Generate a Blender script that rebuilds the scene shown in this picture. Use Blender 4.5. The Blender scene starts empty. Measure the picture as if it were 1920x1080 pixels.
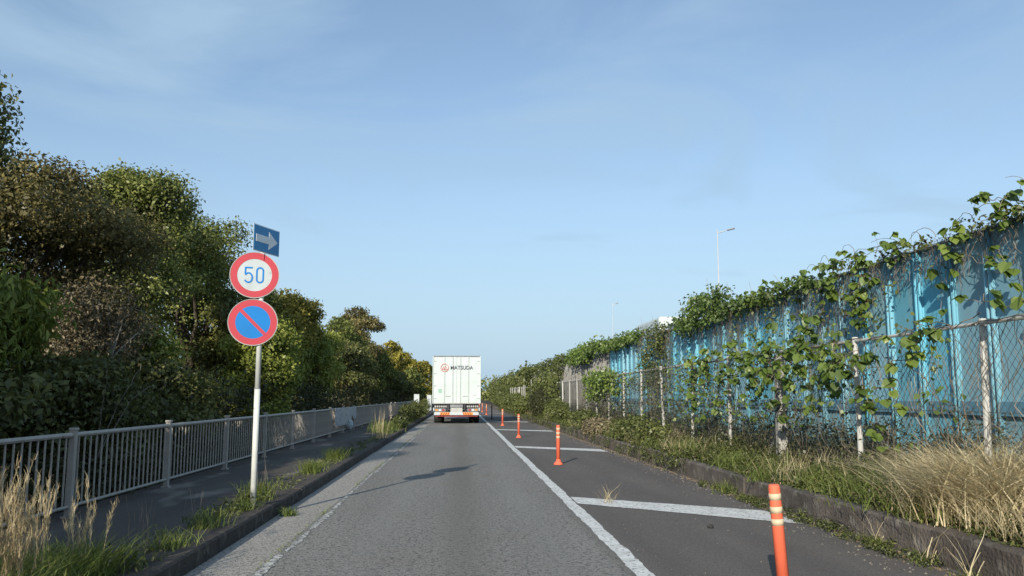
import bpy, bmesh, math, random
import numpy as np
from mathutils import Vector, Matrix, Euler
R = math.radians
rng = np.random.default_rng(7); random.seed(7)
S = bpy.context.scene
COL = S.collection

# ------------------------------------------------------------ camera, world, sun
F_PX, CAM_H = 1600.0, 1.38
YAW, PITCH = math.atan(97/1600*0.992), math.atan(204/1600)
cam = bpy.data.objects.new('camera', bpy.data.cameras.new('camera')); COL.objects.link(cam)
cam.location = (0, 0, CAM_H); cam.rotation_euler = (math.pi/2+PITCH, 0, -YAW)
cam.data.sensor_width = 36; cam.data.lens = 36*F_PX/1920
cam.data.clip_start = 0.05; cam.data.clip_end = 4000
S.camera = cam
S.render.resolution_x, S.render.resolution_y = 1024, 576

SUN_EL, SUN_AZ = R(22), R(199)       # azimuth of the sun itself, clockwise from +Y
W = bpy.data.worlds.new('World'); S.world = W; W.use_nodes = True
nt = W.node_tree; nt.nodes.clear()
def wn(t): return nt.nodes.new(t)
out, bg, sky = wn('ShaderNodeOutputWorld'), wn('ShaderNodeBackground'), wn('ShaderNodeTexSky')
sky.sky_type = 'NISHITA'; sky.sun_disc = False; sky.sun_elevation = SUN_EL; sky.sun_rotation = SUN_AZ
sky.air_density = 1.0; sky.dust_density = 0.6; sky.ozone_density = 1.6
bg.inputs[1].default_value = 0.11
tc, mp, nz, rp, mx = wn('ShaderNodeTexCoord'), wn('ShaderNodeMapping'), wn('ShaderNodeTexNoise'), wn('ShaderNodeValToRGB'), wn('ShaderNodeMixRGB')
mp.inputs['Scale'].default_value = (0.8, 1.0, 2.6); mp.inputs['Rotation'].default_value = (0.12, -0.22, 0.3)
nz.inputs['Scale'].default_value = 3.0; nz.inputs['Detail'].default_value = 9; nz.inputs['Roughness'].default_value = 0.55; nz.inputs['Distortion'].default_value = 0.9
rp.color_ramp.elements[0].position = 0.38; rp.color_ramp.elements[0].color = (0.16,)*3+(1,)
rp.color_ramp.elements[1].position = 0.68; rp.color_ramp.elements[1].color = (0.85,)*3+(1,)
mx.inputs[2].default_value = (2.6, 3.75, 4.95, 1)
nt.links.new(tc.outputs['Generated'], mp.inputs[0]); nt.links.new(mp.outputs[0], nz.inputs[0]); nt.links.new(nz.outputs[0], rp.inputs[0])
sx_, ab, hz_, mxm = wn('ShaderNodeSeparateXYZ'), wn('ShaderNodeMath'), wn('ShaderNodeMapRange'), wn('ShaderNodeMath')
ab.operation = 'ABSOLUTE'; mxm.operation = 'MAXIMUM'   # low thin cloud thickens towards the horizon all the way round
hz_.inputs[1].default_value = 0.0; hz_.inputs[2].default_value = 0.34; hz_.inputs[3].default_value = 0.98; hz_.inputs[4].default_value = 0.08
nt.links.new(tc.outputs['Generated'], sx_.inputs[0]); nt.links.new(sx_.outputs[2], ab.inputs[0]); nt.links.new(ab.outputs[0], hz_.inputs[0])
nt.links.new(hz_.outputs[0], mxm.inputs[0]); nt.links.new(rp.outputs[0], mxm.inputs[1]); nt.links.new(mxm.outputs[0], mx.inputs[0]); nt.links.new(sky.outputs[0], mx.inputs[1]); nt.links.new(mx.outputs[0], bg.inputs[0]); nt.links.new(bg.outputs[0], out.inputs[0])
sl = bpy.data.lights.new('sun', 'SUN'); sl.energy = 3.9; sl.angle = R(0.5); sl.color = (1, 0.92, 0.78)
so = bpy.data.objects.new('sun', sl); COL.objects.link(so)
LD = Vector((-math.sin(SUN_AZ)*math.cos(SUN_EL), -math.cos(SUN_AZ)*math.cos(SUN_EL), -math.sin(SUN_EL)))
so.rotation_euler = LD.to_track_quat('-Z', 'Y').to_euler()
S.view_settings.view_transform = 'Standard'; S.view_settings.look = 'None'
S.view_settings.exposure = 0.50; S.view_settings.gamma = 1; S.view_settings.use_curve_mapping = False
S.render.engine = 'CYCLES'
S.cycles.max_bounces = 6; S.cycles.diffuse_bounces = 3; S.cycles.transparent_max_bounces = 6

# ------------------------------------------------------------ materials
def mat(name, c1, c2=None, scale=3, rough=0.8, metal=0, bump=0, bscale=None, lo=0.35, hi=0.65, spec=0.3, c3=None, c3scale=40, c3lo=0.6, c3hi=0.7, detail=6, stretch=None, emit=None):
    """Procedural principled material: two-tone noise, optional third tone as speckle or patches, bump."""
    m = bpy.data.materials.new(name); m.use_nodes = True; t = m.node_tree; b = t.nodes['Principled BSDF']
    b.inputs['Roughness'].default_value = rough; b.inputs['Metallic'].default_value = metal
    b.inputs['Specular IOR Level'].default_value = spec
    c = t.nodes.new('ShaderNodeTexCoord'); src = c.outputs['Object']
    if stretch:
        mpp = t.nodes.new('ShaderNodeMapping'); mpp.inputs['Scale'].default_value = stretch
        t.links.new(src, mpp.inputs[0]); src = mpp.outputs[0]
    def noise(sc, d=detail):
        n = t.nodes.new('ShaderNodeTexNoise'); n.inputs['Scale'].default_value = sc; n.inputs['Detail'].default_value = d
        t.links.new(src, n.inputs['Vector']); return n.outputs[0]
    def ramp(o, a, z):
        r = t.nodes.new('ShaderNodeMapRange'); r.inputs[1].default_value = a; r.inputs[2].default_value = z
        t.links.new(o, r.inputs[0]); return r.outputs[0]
    def mixc(f, a, z):
        x = t.nodes.new('ShaderNodeMixRGB'); t.links.new(f, x.inputs[0])
        for i, v in ((1, a), (2, z)):
            if isinstance(v, tuple): x.inputs[i].default_value = (*v, 1)
            else: t.links.new(v, x.inputs[i])
        return x.outputs[0]
    c2 = c2 or tuple(v*0.8 for v in c1)
    col = mixc(ramp(noise(scale), lo, hi), c1, c2)
    if c3: col = mixc(ramp(noise(c3scale, 3), c3lo, c3hi), col, c3)
    t.links.new(col, b.inputs['Base Color'])
    if bump:
        bu = t.nodes.new('ShaderNodeBump'); bu.inputs['Strength'].default_value = bump; bu.inputs['Distance'].default_value = 0.02
        t.links.new(noise(bscale or scale*4), bu.inputs['Height']); t.links.new(bu.outputs[0], b.inputs['Normal'])
    if emit:
        b.inputs['Emission Color'].default_value = (*emit[0], 1); b.inputs['Emission Strength'].default_value = emit[1]
    return m

def tint_by_object(m, lo, hi):
    """each object of this paint has faded a little differently"""
    t = m.node_tree; b = t.nodes['Principled BSDF']; l = b.inputs['Base Color'].links[0].from_socket
    oi = t.nodes.new('ShaderNodeObjectInfo'); mr = t.nodes.new('ShaderNodeMapRange'); mr.inputs[3].default_value = lo; mr.inputs[4].default_value = hi
    hs = t.nodes.new('ShaderNodeHueSaturation'); t.links.new(oi.outputs['Random'], mr.inputs[0]); t.links.new(mr.outputs[0], hs.inputs['Value'])
    mr2 = t.nodes.new('ShaderNodeMapRange'); mr2.inputs[3].default_value = .8; mr2.inputs[4].default_value = 1.1; fr = t.nodes.new('ShaderNodeMath'); fr.operation = 'FRACT'
    mu = t.nodes.new('ShaderNodeMath'); mu.operation = 'MULTIPLY'; mu.inputs[1].default_value = 7.3
    t.links.new(oi.outputs['Random'], mu.inputs[0]); t.links.new(mu.outputs[0], fr.inputs[0]); t.links.new(fr.outputs[0], mr2.inputs[0]); t.links.new(mr2.outputs[0], hs.inputs['Saturation'])
    t.links.new(l, hs.inputs['Color']); t.links.new(hs.outputs[0], b.inputs['Base Color'])

def leafmat(name, dark, mid, light, trans=0.3, nscale=0.9, gloss=0.06, pos=(0.15, 0.55, 0.95)):
    """Leaf: colour from per-leaf random value plus patches; diffuse + translucent + faint gloss."""
    m = bpy.data.materials.new(name); m.use_nodes = True; t = m.node_tree; t.nodes.clear()
    N = t.nodes.new; L = t.links.new
    o = N('ShaderNodeOutputMaterial'); g = N('ShaderNodeNewGeometry'); oi = N('ShaderNodeObjectInfo')
    n = N('ShaderNodeTexNoise'); n.inputs['Scale'].default_value = nscale; n.inputs['Detail'].default_value = 3
    L(g.outputs['Position'], n.inputs['Vector'])
    a = N('ShaderNodeMath'); a.operation = 'MULTIPLY_ADD'; a.inputs[1].default_value = 0.45
    L(g.outputs['Random Per Island'], a.inputs[0])
    b = N('ShaderNodeMapRange'); b.inputs[1].default_value = 0.3; b.inputs[2].default_value = 0.7; b.inputs[4].default_value = 0.45
    L(n.outputs[0], b.inputs[0]); L(b.outputs[0], a.inputs[2])
    a2 = N('ShaderNodeMath'); a2.operation = 'MULTIPLY_ADD'; a2.inputs[1].default_value = 0.2
    L(oi.outputs['Random'], a2.inputs[0]); L(a.outputs[0], a2.inputs[2])
    r = N('ShaderNodeValToRGB'); e = r.color_ramp.elements
    e[0].position = pos[0]; e[0].color = (*dark, 1); e[1].position = pos[2]; e[1].color = (*light, 1)
    x = e.new(pos[1]); x.color = (*mid, 1); L(a2.outputs[0], r.inputs[0])
    d = N('ShaderNodeBsdfDiffuse'); tr = N('ShaderNodeBsdfTranslucent'); gl = N('ShaderNodeBsdfGlossy'); gl.inputs['Roughness'].default_value = 0.45
    L(r.outputs[0], d.inputs[0]); L(r.outputs[0], tr.inputs[0])
    m1 = N('ShaderNodeMixShader'); m1.inputs[0].default_value = trans; L(d.outputs[0], m1.inputs[1]); L(tr.outputs[0], m1.inputs[2])
    m2 = N('ShaderNodeMixShader'); m2.inputs[0].default_value = gloss; L(m1.outputs[0], m2.inputs[1]); L(gl.outputs[0], m2.inputs[2])
    L(m2.outputs[0], o.inputs[0]); return m

def asphalt(name, c1, c2, dark, light, sc=30, amt=.8):
    """Aggregate: large soft patches, dark pits and pale stones at two sizes, lengthwise wear."""
    m = bpy.data.materials.new(name); m.use_nodes = True; t = m.node_tree; b = t.nodes['Principled BSDF']; N = t.nodes.new; L = t.links.new
    b.inputs['Roughness'].default_value = .9; b.inputs['Specular IOR Level'].default_value = .25
    c = N('ShaderNodeTexCoord'); mp = N('ShaderNodeMapping'); mp.inputs['Scale'].default_value = (1, .12, 1); L(c.outputs['Object'], mp.inputs[0])
    def noise(v, k, d=4):
        n = N('ShaderNodeTexNoise'); n.inputs['Scale'].default_value = k; n.inputs['Detail'].default_value = d; L(v, n.inputs['Vector']); return n.outputs[0]
    def rg(o, a, z, k=1):
        q = N('ShaderNodeMapRange'); q.inputs[1].default_value = a; q.inputs[2].default_value = z; q.inputs[4].default_value = k; L(o, q.inputs[0]); return q.outputs[0]
    def mix(f, a, z):
        x = N('ShaderNodeMixRGB'); L(f, x.inputs[0])
        for i, v in ((1, a), (2, z)):
            if isinstance(v, tuple): x.inputs[i].default_value = (*v, 1)
            else: L(v, x.inputs[i])
        return x.outputs[0]
    o = c.outputs['Object']
    col = mix(rg(noise(mp.outputs[0], 1.6), .35, .65), c1, c2)
    col = mix(rg(noise(o, .9), .55, .75, .5), col, tuple(v*k for v, k in zip(c1, (.95, .88, .80))))
    col = mix(rg(noise(o, sc*.55, 3), .55, .62, amt*.7), col, dark); col = mix(rg(noise(o, sc, 2), .54, .61, amt), col, dark)
    col = mix(rg(noise(o, sc*1.9, 2), .57, .65, amt), col, light)
    if name == 'asphalt':      # oil-browned centre of the lane, slightly polished wheel tracks
        sp = N('ShaderNodeSeparateXYZ'); L(o, sp.inputs[0]); wob = noise(mp.outputs[0], .8)
        for xc, wd, k, c_ in ((.02, .42, .55, (0.120, 0.108, 0.094)), (-.80, .30, .30, (0.235, 0.23, 0.22)), (.80, .30, .30, (0.235, 0.23, 0.22)), (1.38, .16, .5, (.11, .10, .09))):
            a = N('ShaderNodeMath'); a.operation = 'SUBTRACT'; L(sp.outputs[0], a.inputs[0]); a.inputs[1].default_value = xc
            ab_ = N('ShaderNodeMath'); ab_.operation = 'ABSOLUTE'; L(a.outputs[0], ab_.inputs[0]); q = N('ShaderNodeMapRange'); q.interpolation_type = 'SMOOTHSTEP'
            q.inputs[1].default_value = wd; q.inputs[2].default_value = 0; q.inputs[4].default_value = k; L(ab_.outputs[0], q.inputs[0])
            mu = N('ShaderNodeMath'); mu.operation = 'MULTIPLY'; L(q.outputs[0], mu.inputs[0]); L(rg(wob, .3, .6), mu.inputs[1]); col = mix(mu.outputs[0], col, c_)
    L(col, b.inputs['Base Color']); bu = N('ShaderNodeBump'); bu.inputs['Strength'].default_value = .9; bu.inputs['Distance'].default_value = .012
    L(noise(o, sc*1.6, 3), bu.inputs['Height']); L(bu.outputs[0], b.inputs['Normal']); return m

M = {}
M['asphalt'] = asphalt('asphalt', (0.198, 0.191, 0.176), (0.230, 0.222, 0.205), (0.06, 0.06, 0.058), (0.36, 0.35, 0.33))
M['shoulder'] = asphalt('shoulder', (0.110, 0.099, 0.093), (0.140, 0.126, 0.115), (0.07, 0.064, 0.06), (0.20, 0.185, 0.17), 40, .5)
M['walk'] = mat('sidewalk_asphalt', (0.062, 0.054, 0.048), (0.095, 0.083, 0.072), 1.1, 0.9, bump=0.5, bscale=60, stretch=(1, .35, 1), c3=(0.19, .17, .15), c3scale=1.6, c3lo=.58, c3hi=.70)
M['gutter'] = asphalt('gutter_concrete', (0.38, 0.36, 0.325), (0.30, 0.285, 0.26), (0.12, 0.11, 0.095), (0.46, 0.44, 0.41), 34, .9)
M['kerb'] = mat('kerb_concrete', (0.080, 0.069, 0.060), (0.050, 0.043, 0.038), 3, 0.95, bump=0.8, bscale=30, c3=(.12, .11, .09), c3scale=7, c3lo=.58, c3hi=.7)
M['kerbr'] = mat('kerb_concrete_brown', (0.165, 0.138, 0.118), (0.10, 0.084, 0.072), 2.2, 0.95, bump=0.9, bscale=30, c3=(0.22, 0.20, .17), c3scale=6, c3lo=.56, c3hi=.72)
M['line'] = mat('road_paint', (0.68, 0.69, 0.67), (0.54, 0.54, 0.52), 6, 0.75, bump=0.4, bscale=60, c3=(0.22, 0.215, 0.205), c3scale=24, c3lo=0.57, c3hi=0.64)
M['lineworn'] = mat('worn_road_paint', (0.60, 0.59, 0.56), (0.42, 0.41, 0.39), 14, 0.8, bump=0.3, bscale=60, c3=(0.14, 0.14, 0.13), c3scale=22, c3lo=0.44, c3hi=0.56)
M['soil'] = mat('soil', (0.06, 0.048, 0.034), (0.035, 0.03, 0.022), 4, 1, bump=1, bscale=20)
M['litter'] = mat('dry_litter', (0.22, 0.17, 0.11), (0.10, 0.08, 0.055), 20, 1)
M['far_ground'] = mat('far_ground', (0.06, 0.07, 0.035), (0.05, 0.05, 0.03), 0.05, 1)
M['rail'] = mat('painted_railing', (0.44, 0.405, 0.36), (0.36, 0.33, 0.29), 5, 0.55, c3=(0.24, 0.19, 0.15), c3scale=9, c3lo=0.62, c3hi=0.72)
M['pole'] = mat('white_pole', (0.64, 0.66, 0.63), (0.54, 0.56, 0.53), 6, 0.45, c3=(0.36, 0.31, 0.25), c3scale=14, c3lo=.66, c3hi=.76)
M['post'] = mat('fence_post_paint', (0.52, 0.52, 0.49), (0.42, 0.42, 0.39), 7, 0.7, c3=(0.20, 0.19, 0.16), c3scale=8, c3lo=0.64, c3hi=0.76)
M['concrete_post'] = mat('lichen_concrete', (0.42, 0.41, 0.38), (0.26, 0.25, 0.23), 9, 0.95, bump=0.6, bscale=40, c3=(0.06, 0.06, 0.055), c3scale=7, c3lo=0.56, c3hi=0.60)
M['wire'] = mat('fence_wire', (0.15, 0.16, 0.165), (0.09, 0.10, 0.105), 6, 0.6, metal=0.3)
M['blue'] = mat('blue_wall_paint', (0.165, 0.43, 0.55), (0.195, 0.48, 0.60), 1.2, 0.65, bump=0.2, bscale=3, spec=.2, stretch=(1, 1, .35), c3=(0.25, 0.41, 0.46), c3scale=5, c3lo=0.54, c3hi=0.72)
M['bluerib'] = mat('blue_rib_paint', (0.17, 0.43, 0.54), (0.15, 0.38, 0.49), 2.5, 0.6, spec=.2, stretch=(1, 1, .4), c3=(0.26, 0.29, 0.28), c3scale=9, c3lo=0.61, c3hi=0.72)
M['bluecap'] = mat('pale_cap_metal', (0.36, 0.42, 0.45), (0.25, 0.30, 0.33), 5, 0.6)
M['blueshade'] = mat('wall_shadow_band', (0.13, 0.30, 0.40), (0.10, 0.23, 0.31), 3, 0.8)  # darker blue that paints a shadow band across the wall
M['greywall'] = mat('weathered_grey_sheet', (0.34, 0.335, 0.315), (0.22, 0.21, 0.19), 1.3, 0.8, c3=(0.20, 0.15, 0.11), c3scale=3, c3lo=0.6, c3hi=0.72, stretch=(1, 1, .3))
M['bark'] = mat('bark', (0.10, 0.08, 0.06), (0.05, 0.04, 0.032), 8, 0.95, bump=0.8, bscale=20, stretch=(1, 1, .2))
M['palebark'] = mat('pale_bark', (0.24, 0.215, 0.18), (0.13, 0.11, 0.09), 9, 0.95)
M['orange'] = mat('orange_rubber', (0.80, 0.165, 0.085), (0.66, 0.135, 0.075), 4, 0.6, c3=(0.38, 0.14, .09), c3scale=15, c3lo=.60, c3hi=.74, stretch=(1, 1, .5))
M['reflect'] = mat('cream_reflective_band', (0.62, 0.52, 0.36), (0.52, 0.43, 0.30), 12, 0.5)
M['black'] = mat('black_rubber', (0.02, 0.02, 0.02), (0.03, 0.03, 0.03), 5, 0.8)
M['signred'] = mat('sign_red', (0.50, 0.055, 0.075), (0.46, 0.055, 0.075), 4, 0.5, c3=(.40, .08, .08), c3scale=9, c3lo=.6, c3hi=.8)
M['signwhite'] = mat('sign_white', (0.49, 0.55, 0.57), (0.43, 0.48, 0.50), 6, 0.5, c3=(.36, .38, .37), c3scale=9, c3lo=.62, c3hi=.8)
M['signblue'] = mat('sign_blue', (0.012, 0.20, 0.56), (0.014, 0.18, 0.50), 3, 0.4)
M['signnavy'] = mat('sign_navy', (0.05, 0.25, 0.50), (0.06, 0.27, 0.52), 3, 0.45)
M['signgrey'] = mat('sign_arrow_white', (0.80, 0.82, 0.82), (0.72, 0.74, 0.74), 8, 0.5)
M['signback'] = mat('sign_back', (0.45, 0.45, 0.44), (0.38, 0.38, 0.37), 4, 0.5)
M['twhite'] = mat('truck_white', (0.53, 0.60, 0.60), (0.49, 0.55, 0.55), 1.2, 0.45, c3=(0.42, 0.46, 0.45), c3scale=2.2, c3lo=0.58, c3hi=0.85)
M['tgrey'] = mat('truck_grey', (0.24, 0.26, 0.28), (0.16, 0.17, 0.19), 3, 0.5)
M['tdark'] = mat('truck_dark', (0.045, 0.048, 0.055), (0.03, 0.03, 0.035), 3, 0.6)
M['tseam'] = mat('door_seam', (0.42, 0.46, 0.46), (0.36, 0.40, 0.40), 3, 0.7)
M['tsteel'] = mat('scratched_steel', (0.45, 0.46, 0.45), (0.33, 0.33, 0.32), 5, 0.45, metal=0.3)
M['tred'] = mat('truck_red', (0.32, 0.05, 0.055), (0.24, 0.04, 0.045), 4, 0.6)
M['tletter'] = mat('dark_lettering', (0.12, 0.13, 0.16), (0.14, 0.15, 0.18), 4, 0.6)
M['tlogo'] = mat('red_emblem', (0.60, 0.24, 0.22), (0.55, 0.22, 0.20), 4, 0.6)
M['chev'] = mat('reflective_orange', (0.70, 0.30, 0.06), (0.62, 0.26, 0.06), 4, 0.5)
M['chevdark'] = mat('reflective_red', (0.45, 0.06, 0.015), (0.35, 0.05, 0.015), 4, 0.4)
M['sticker'] = mat('green_sticker', (0.22, 0.42, 0.33), (0.30, 0.45, 0.38), 20, 0.5)
M['glass'] = mat('dark_glass', (0.05, 0.07, 0.09), (0.08, 0.10, 0.12), 1, 0.15, spec=0.6)
M['lamp'] = mat('pale_lamp_steel', (0.45, 0.48, 0.51), (0.40, 0.43, 0.46), 2, 0.6)
M['banner'] = mat('faded_banner_cloth', (0.60, 0.60, 0.59), (0.42, 0.42, 0.42), 7, 0.9, c3=(0.26, 0.26, 0.27), c3scale=16, c3lo=.55, c3hi=.62)
M['stone'] = mat('dark_stone', (0.05, 0.05, 0.05), (0.03, 0.03, 0.03), 30, 0.9)
M['pebble'] = mat('pale_grit', (0.22, 0.20, 0.18), (0.13, 0.12, 0.11), 30, 0.9)

tint_by_object(M['blue'], .84, 1.1); tint_by_object(M['bluerib'], .82, 1.08); tint_by_object(M['kerb'], .75, 1.15); tint_by_object(M['kerbr'], .75, 1.15); tint_by_object(M['post'], .75, 1.1)
L_dark = leafmat('leaf_dark', (0.050, 0.055, 0.022), (0.120, 0.132, 0.042), (0.28, 0.28, 0.085), gloss=.03)
L_mid = leafmat('leaf_mid', (0.065, 0.080, 0.024), (0.160, 0.190, 0.048), (0.38, 0.39, 0.11), gloss=.03)
L_olive = leafmat('leaf_olive', (0.065, 0.062, 0.025), (0.170, 0.150, 0.055), (0.36, 0.30, 0.11), gloss=.03)
L_yell = leafmat('leaf_yellow', (0.10, 0.10, 0.022), (0.28, 0.25, 0.045), (0.50, 0.42, 0.08), gloss=.03)
L_bright = leafmat('leaf_bright', (0.08, 0.10, 0.022), (0.21, 0.25, 0.045), (0.42, 0.44, 0.10), gloss=.03)
L_brown = leafmat('leaf_brown', (0.085, 0.074, 0.042), (0.20, 0.165, 0.10), (0.38, 0.32, 0.20), trans=.15, gloss=.03)
L_weed = leafmat('leaf_weed', (0.040, 0.052, 0.018), (0.105, 0.125, 0.036), (0.24, 0.26, 0.08), nscale=1.6, gloss=.03)
L_weedd = leafmat('leaf_weed_dark', (0.028, 0.032, 0.015), (0.062, 0.068, 0.028), (0.14, 0.135, 0.06), nscale=1.6, gloss=.03)
L_kudzu = leafmat('leaf_kudzu', (0.045, 0.075, 0.018), (0.115, 0.18, 0.034), (0.26, 0.34, 0.065), trans=.4, nscale=1.3, gloss=.05)
G_dry = leafmat('grass_dry', (0.20, 0.15, 0.075), (0.56, 0.47, 0.28), (0.80, 0.71, 0.48), trans=.25, nscale=5, gloss=.02, pos=(.1, .5, .9))
G_green = leafmat('grass_green', (0.08, 0.11, 0.03), (0.17, 0.22, 0.055), (0.33, 0.36, 0.12), trans=.35, nscale=3, gloss=.02)
G_tan = leafmat('grass_plume', (0.30, 0.23, 0.13), (0.50, 0.41, 0.25), (0.66, 0.57, 0.38), trans=.25, nscale=3, gloss=.02)
G_stem = leafmat('dead_stem', (0.10, 0.08, 0.06), (0.22, 0.18, 0.14), (0.36, 0.31, 0.25), trans=.1, nscale=3, gloss=.02)

# ------------------------------------------------------------ helpers
def link(name, me, m=None, parent=None, loc=None, rot=None):
    o = bpy.data.objects.new(name, me); COL.objects.link(o)
    if m is not None and me is not None and not me.materials:
        for x in (m if isinstance(m, (list, tuple)) else [m]): me.materials.append(x)
    if parent: o.parent = parent
    if loc is not None: o.location = loc
    if rot is not None: o.rotation_euler = rot
    return o
def tag(o, label=None, cat=None, group=None, kind=None):
    if label: o['label'] = label
    if cat: o['category'] = cat
    if group: o['group'] = group
    if kind: o['kind'] = kind
    return o
def thing(name, label, cat, loc=(0, 0, 0), rot=(0, 0, 0), group=None):
    o = bpy.data.objects.new(name, None); COL.objects.link(o); o.location = loc; o.rotation_euler = rot
    o.empty_display_size = 0.1
    return tag(o, label, cat, group)
def quadmesh(name, V, k=4, smooth=False):
    """V: (n,k,3) -> n faces with k corners, every face its own island."""
    V = np.ascontiguousarray(V, dtype=np.float32); n = len(V); me = bpy.data.meshes.new(name)
    me.vertices.add(n*k); me.vertices.foreach_set('co', V.ravel())
    me.loops.add(n*k); me.loops.foreach_set('vertex_index', np.arange(n*k, dtype=np.int32))
    me.polygons.add(n); me.polygons.foreach_set('loop_start', np.arange(0, n*k, k, dtype=np.int32))
    me.update(calc_edges=True); return me
def unit(v): return v/np.maximum(np.linalg.norm(v, axis=-1, keepdims=True), 1e-9)
def leaves(P, N, size, aspect=0.55, droop=0.3, fold=0.12):
    """Kite-shaped leaves at P facing roughly N."""
    n = len(P); size = size*rng.uniform(0.6, 1.3, (n, 1))
    N = unit(N + rng.normal(0, 0.55, (n, 3)))
    D = rng.normal(0, 1, (n, 3)); D[:, 2] -= droop*2; D = unit(D - N*(D*N).sum(1, keepdims=True)); Sd = np.cross(N, D)
    q = np.stack([P-D*size*.5, P+Sd*size*aspect*.5+N*size*fold-D*size*.08, P+D*size*.5-N*size*fold*.6, P-Sd*size*aspect*.5+N*size*fold-D*size*.08], 1)
    return q
def clump_leaves(C, Nrm, sig, per, size, aspect=0.55, droop=0.3, flat=0.8):
    """C cluster centres (m,3), Nrm outward normals, per leaves each."""
    m = len(C); P = np.repeat(C, per, 0); NN = np.repeat(Nrm, per, 0)
    off = np.clip(rng.normal(0, 1, (m*per, 3)), -1.7, 1.7)*sig; off[:, 2] *= flat
    d = np.linalg.norm(off, axis=1, keepdims=True)
    P = P+off; N = unit(NN*0.7 + unit(off)*0.7 + np.array([0, 0, 0.55]))
    return leaves(P, N, size, aspect, droop)
def ell_points(c, r, n, up=0.0, shell=0.16):
    d = unit(rng.normal(0, 1, (n, 3)))
    if up: d[:, 2] = np.where((d[:, 2] < -0.2) & (rng.random(n) < up), -d[:, 2], d[:, 2])
    k = 1-np.abs(rng.normal(0, shell, (n, 1)))
    return np.array(c)+d*np.array(r)*k, unit(d/np.array(r))

class MB:
    def __init__(s): s.v = []; s.f = []; s.m = []; s.cur = 0
    def _add(s, vs, fs):
        b = len(s.v); s.v += [tuple(v) for v in vs]; s.f += [tuple(b+i for i in f) for f in fs]; s.m += [s.cur]*len(fs); return s
    def box(s, c, d, rot=None, bev=0):
        c = Vector(c); h = Vector(d)/2; Rm = Euler(rot).to_matrix() if rot else Matrix.Identity(3)
        if bev <= 0:
            vs = [c+Rm@Vector((x*h.x, y*h.y, z*h.z)) for z in (-1, 1) for y in (-1, 1) for x in (-1, 1)]
            return s._add(vs, [(0, 2, 3, 1), (4, 5, 7, 6), (0, 1, 5, 4), (2, 6, 7, 3), (0, 4, 6, 2), (1, 3, 7, 5)])
        bm = bmesh.new(); bmesh.ops.create_cube(bm, size=1); bmesh.ops.scale(bm, vec=Vector(d), verts=bm.verts)
        bmesh.ops.bevel(bm, geom=bm.edges[:]+bm.verts[:], offset=bev, segments=2, affect='EDGES', profile=0.5)
        bm.verts.index_update(); vs = [c+Rm@v.co for v in bm.verts]; fs = [[v.index for v in f.verts] for f in bm.faces]; bm.free()
        return s._add(vs, fs)
    def tube(s, pts, rad, n=8, cap=True):
        pts = [Vector(p) for p in pts]; rad = rad if isinstance(rad, (list, tuple)) else [rad]*len(pts)
        vs = []; ref = None
        for i, p in enumerate(pts):
            t = (pts[min(i+1, len(pts)-1)]-pts[max(i-1, 0)]).normalized()
            if ref is None: ref = Vector((0, 0, 1)) if abs(t.z) < .9 else Vector((1, 0, 0))
            u = ref-t*ref.dot(t)
            if u.length < 1e-4: u = t.orthogonal()
            u.normalize(); w = t.cross(u); ref = u
            vs += [p+(u*math.cos(2*math.pi*k/n)+w*math.sin(2*math.pi*k/n))*rad[i] for k in range(n)]
        fs = [(i*n+k, i*n+(k+1) % n, (i+1)*n+(k+1) % n, (i+1)*n+k) for i in range(len(pts)-1) for k in range(n)]
        if cap: fs += [tuple(range(n))[::-1], tuple((len(pts)-1)*n+k for k in range(n))]
        return s._add(vs, fs)
    def prism(s, poly, axis, a, b):
        """poly: 2-D outline; axis 'x','y','z' extrusion from a to b."""
        def P(u, v, w): return {'x': (w, u, v), 'y': (u, w, v), 'z': (u, v, w)}[axis]
        n = len(poly); vs = [P(u, v, a) for u, v in poly]+[P(u, v, b) for u, v in poly]
        fs = [(i, (i+1) % n, n+(i+1) % n, n+i) for i in range(n)]+[tuple(range(n))[::-1], tuple(n+i for i in range(n))]
        return s._add(vs, fs)
    def mesh(s, name='part', smooth=False):
        me = bpy.data.meshes.new(name); me.from_pydata([tuple(v) for v in s.v], [], s.f); me.update()
        bm = bmesh.new(); bm.from_mesh(me); bmesh.ops.recalc_face_normals(bm, faces=bm.faces); bm.to_mesh(me); bm.free()
        pass
        pass
        return me
    def build(s, name, m, parent=None, loc=None, rot=None, smooth=False):
        me = s.mesh(name, False)
        if smooth:
            me.polygons.foreach_set('use_smooth', [len(p.vertices) == 4 for p in me.polygons])
        return link(name, me, m, parent, loc, rot)

def strip(x0, x1, y0, y1, z, name, m, ny=60, jit=0, zj=0):
    ys = np.linspace(0, 1, ny)**1.8*(y1-y0)+y0
    nx = max(2, int((x1-x0)/0.4)+1); xs = np.linspace(x0, x1, nx); vs = []; fs = []
    for y in ys:
        for x in xs: vs.append((x+(random.uniform(-jit, jit) if x in (xs[0], xs[-1]) else 0), y, z+random.uniform(-zj, zj)))
    for i in range(ny-1):
        for j in range(nx-1): a = i*nx+j; fs.append((a, a+1, a+nx+1, a+nx))
    me = bpy.data.meshes.new(name); me.from_pydata(vs, [], fs); me.update()
    return tag(link(name, me, m), kind='structure')

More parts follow.
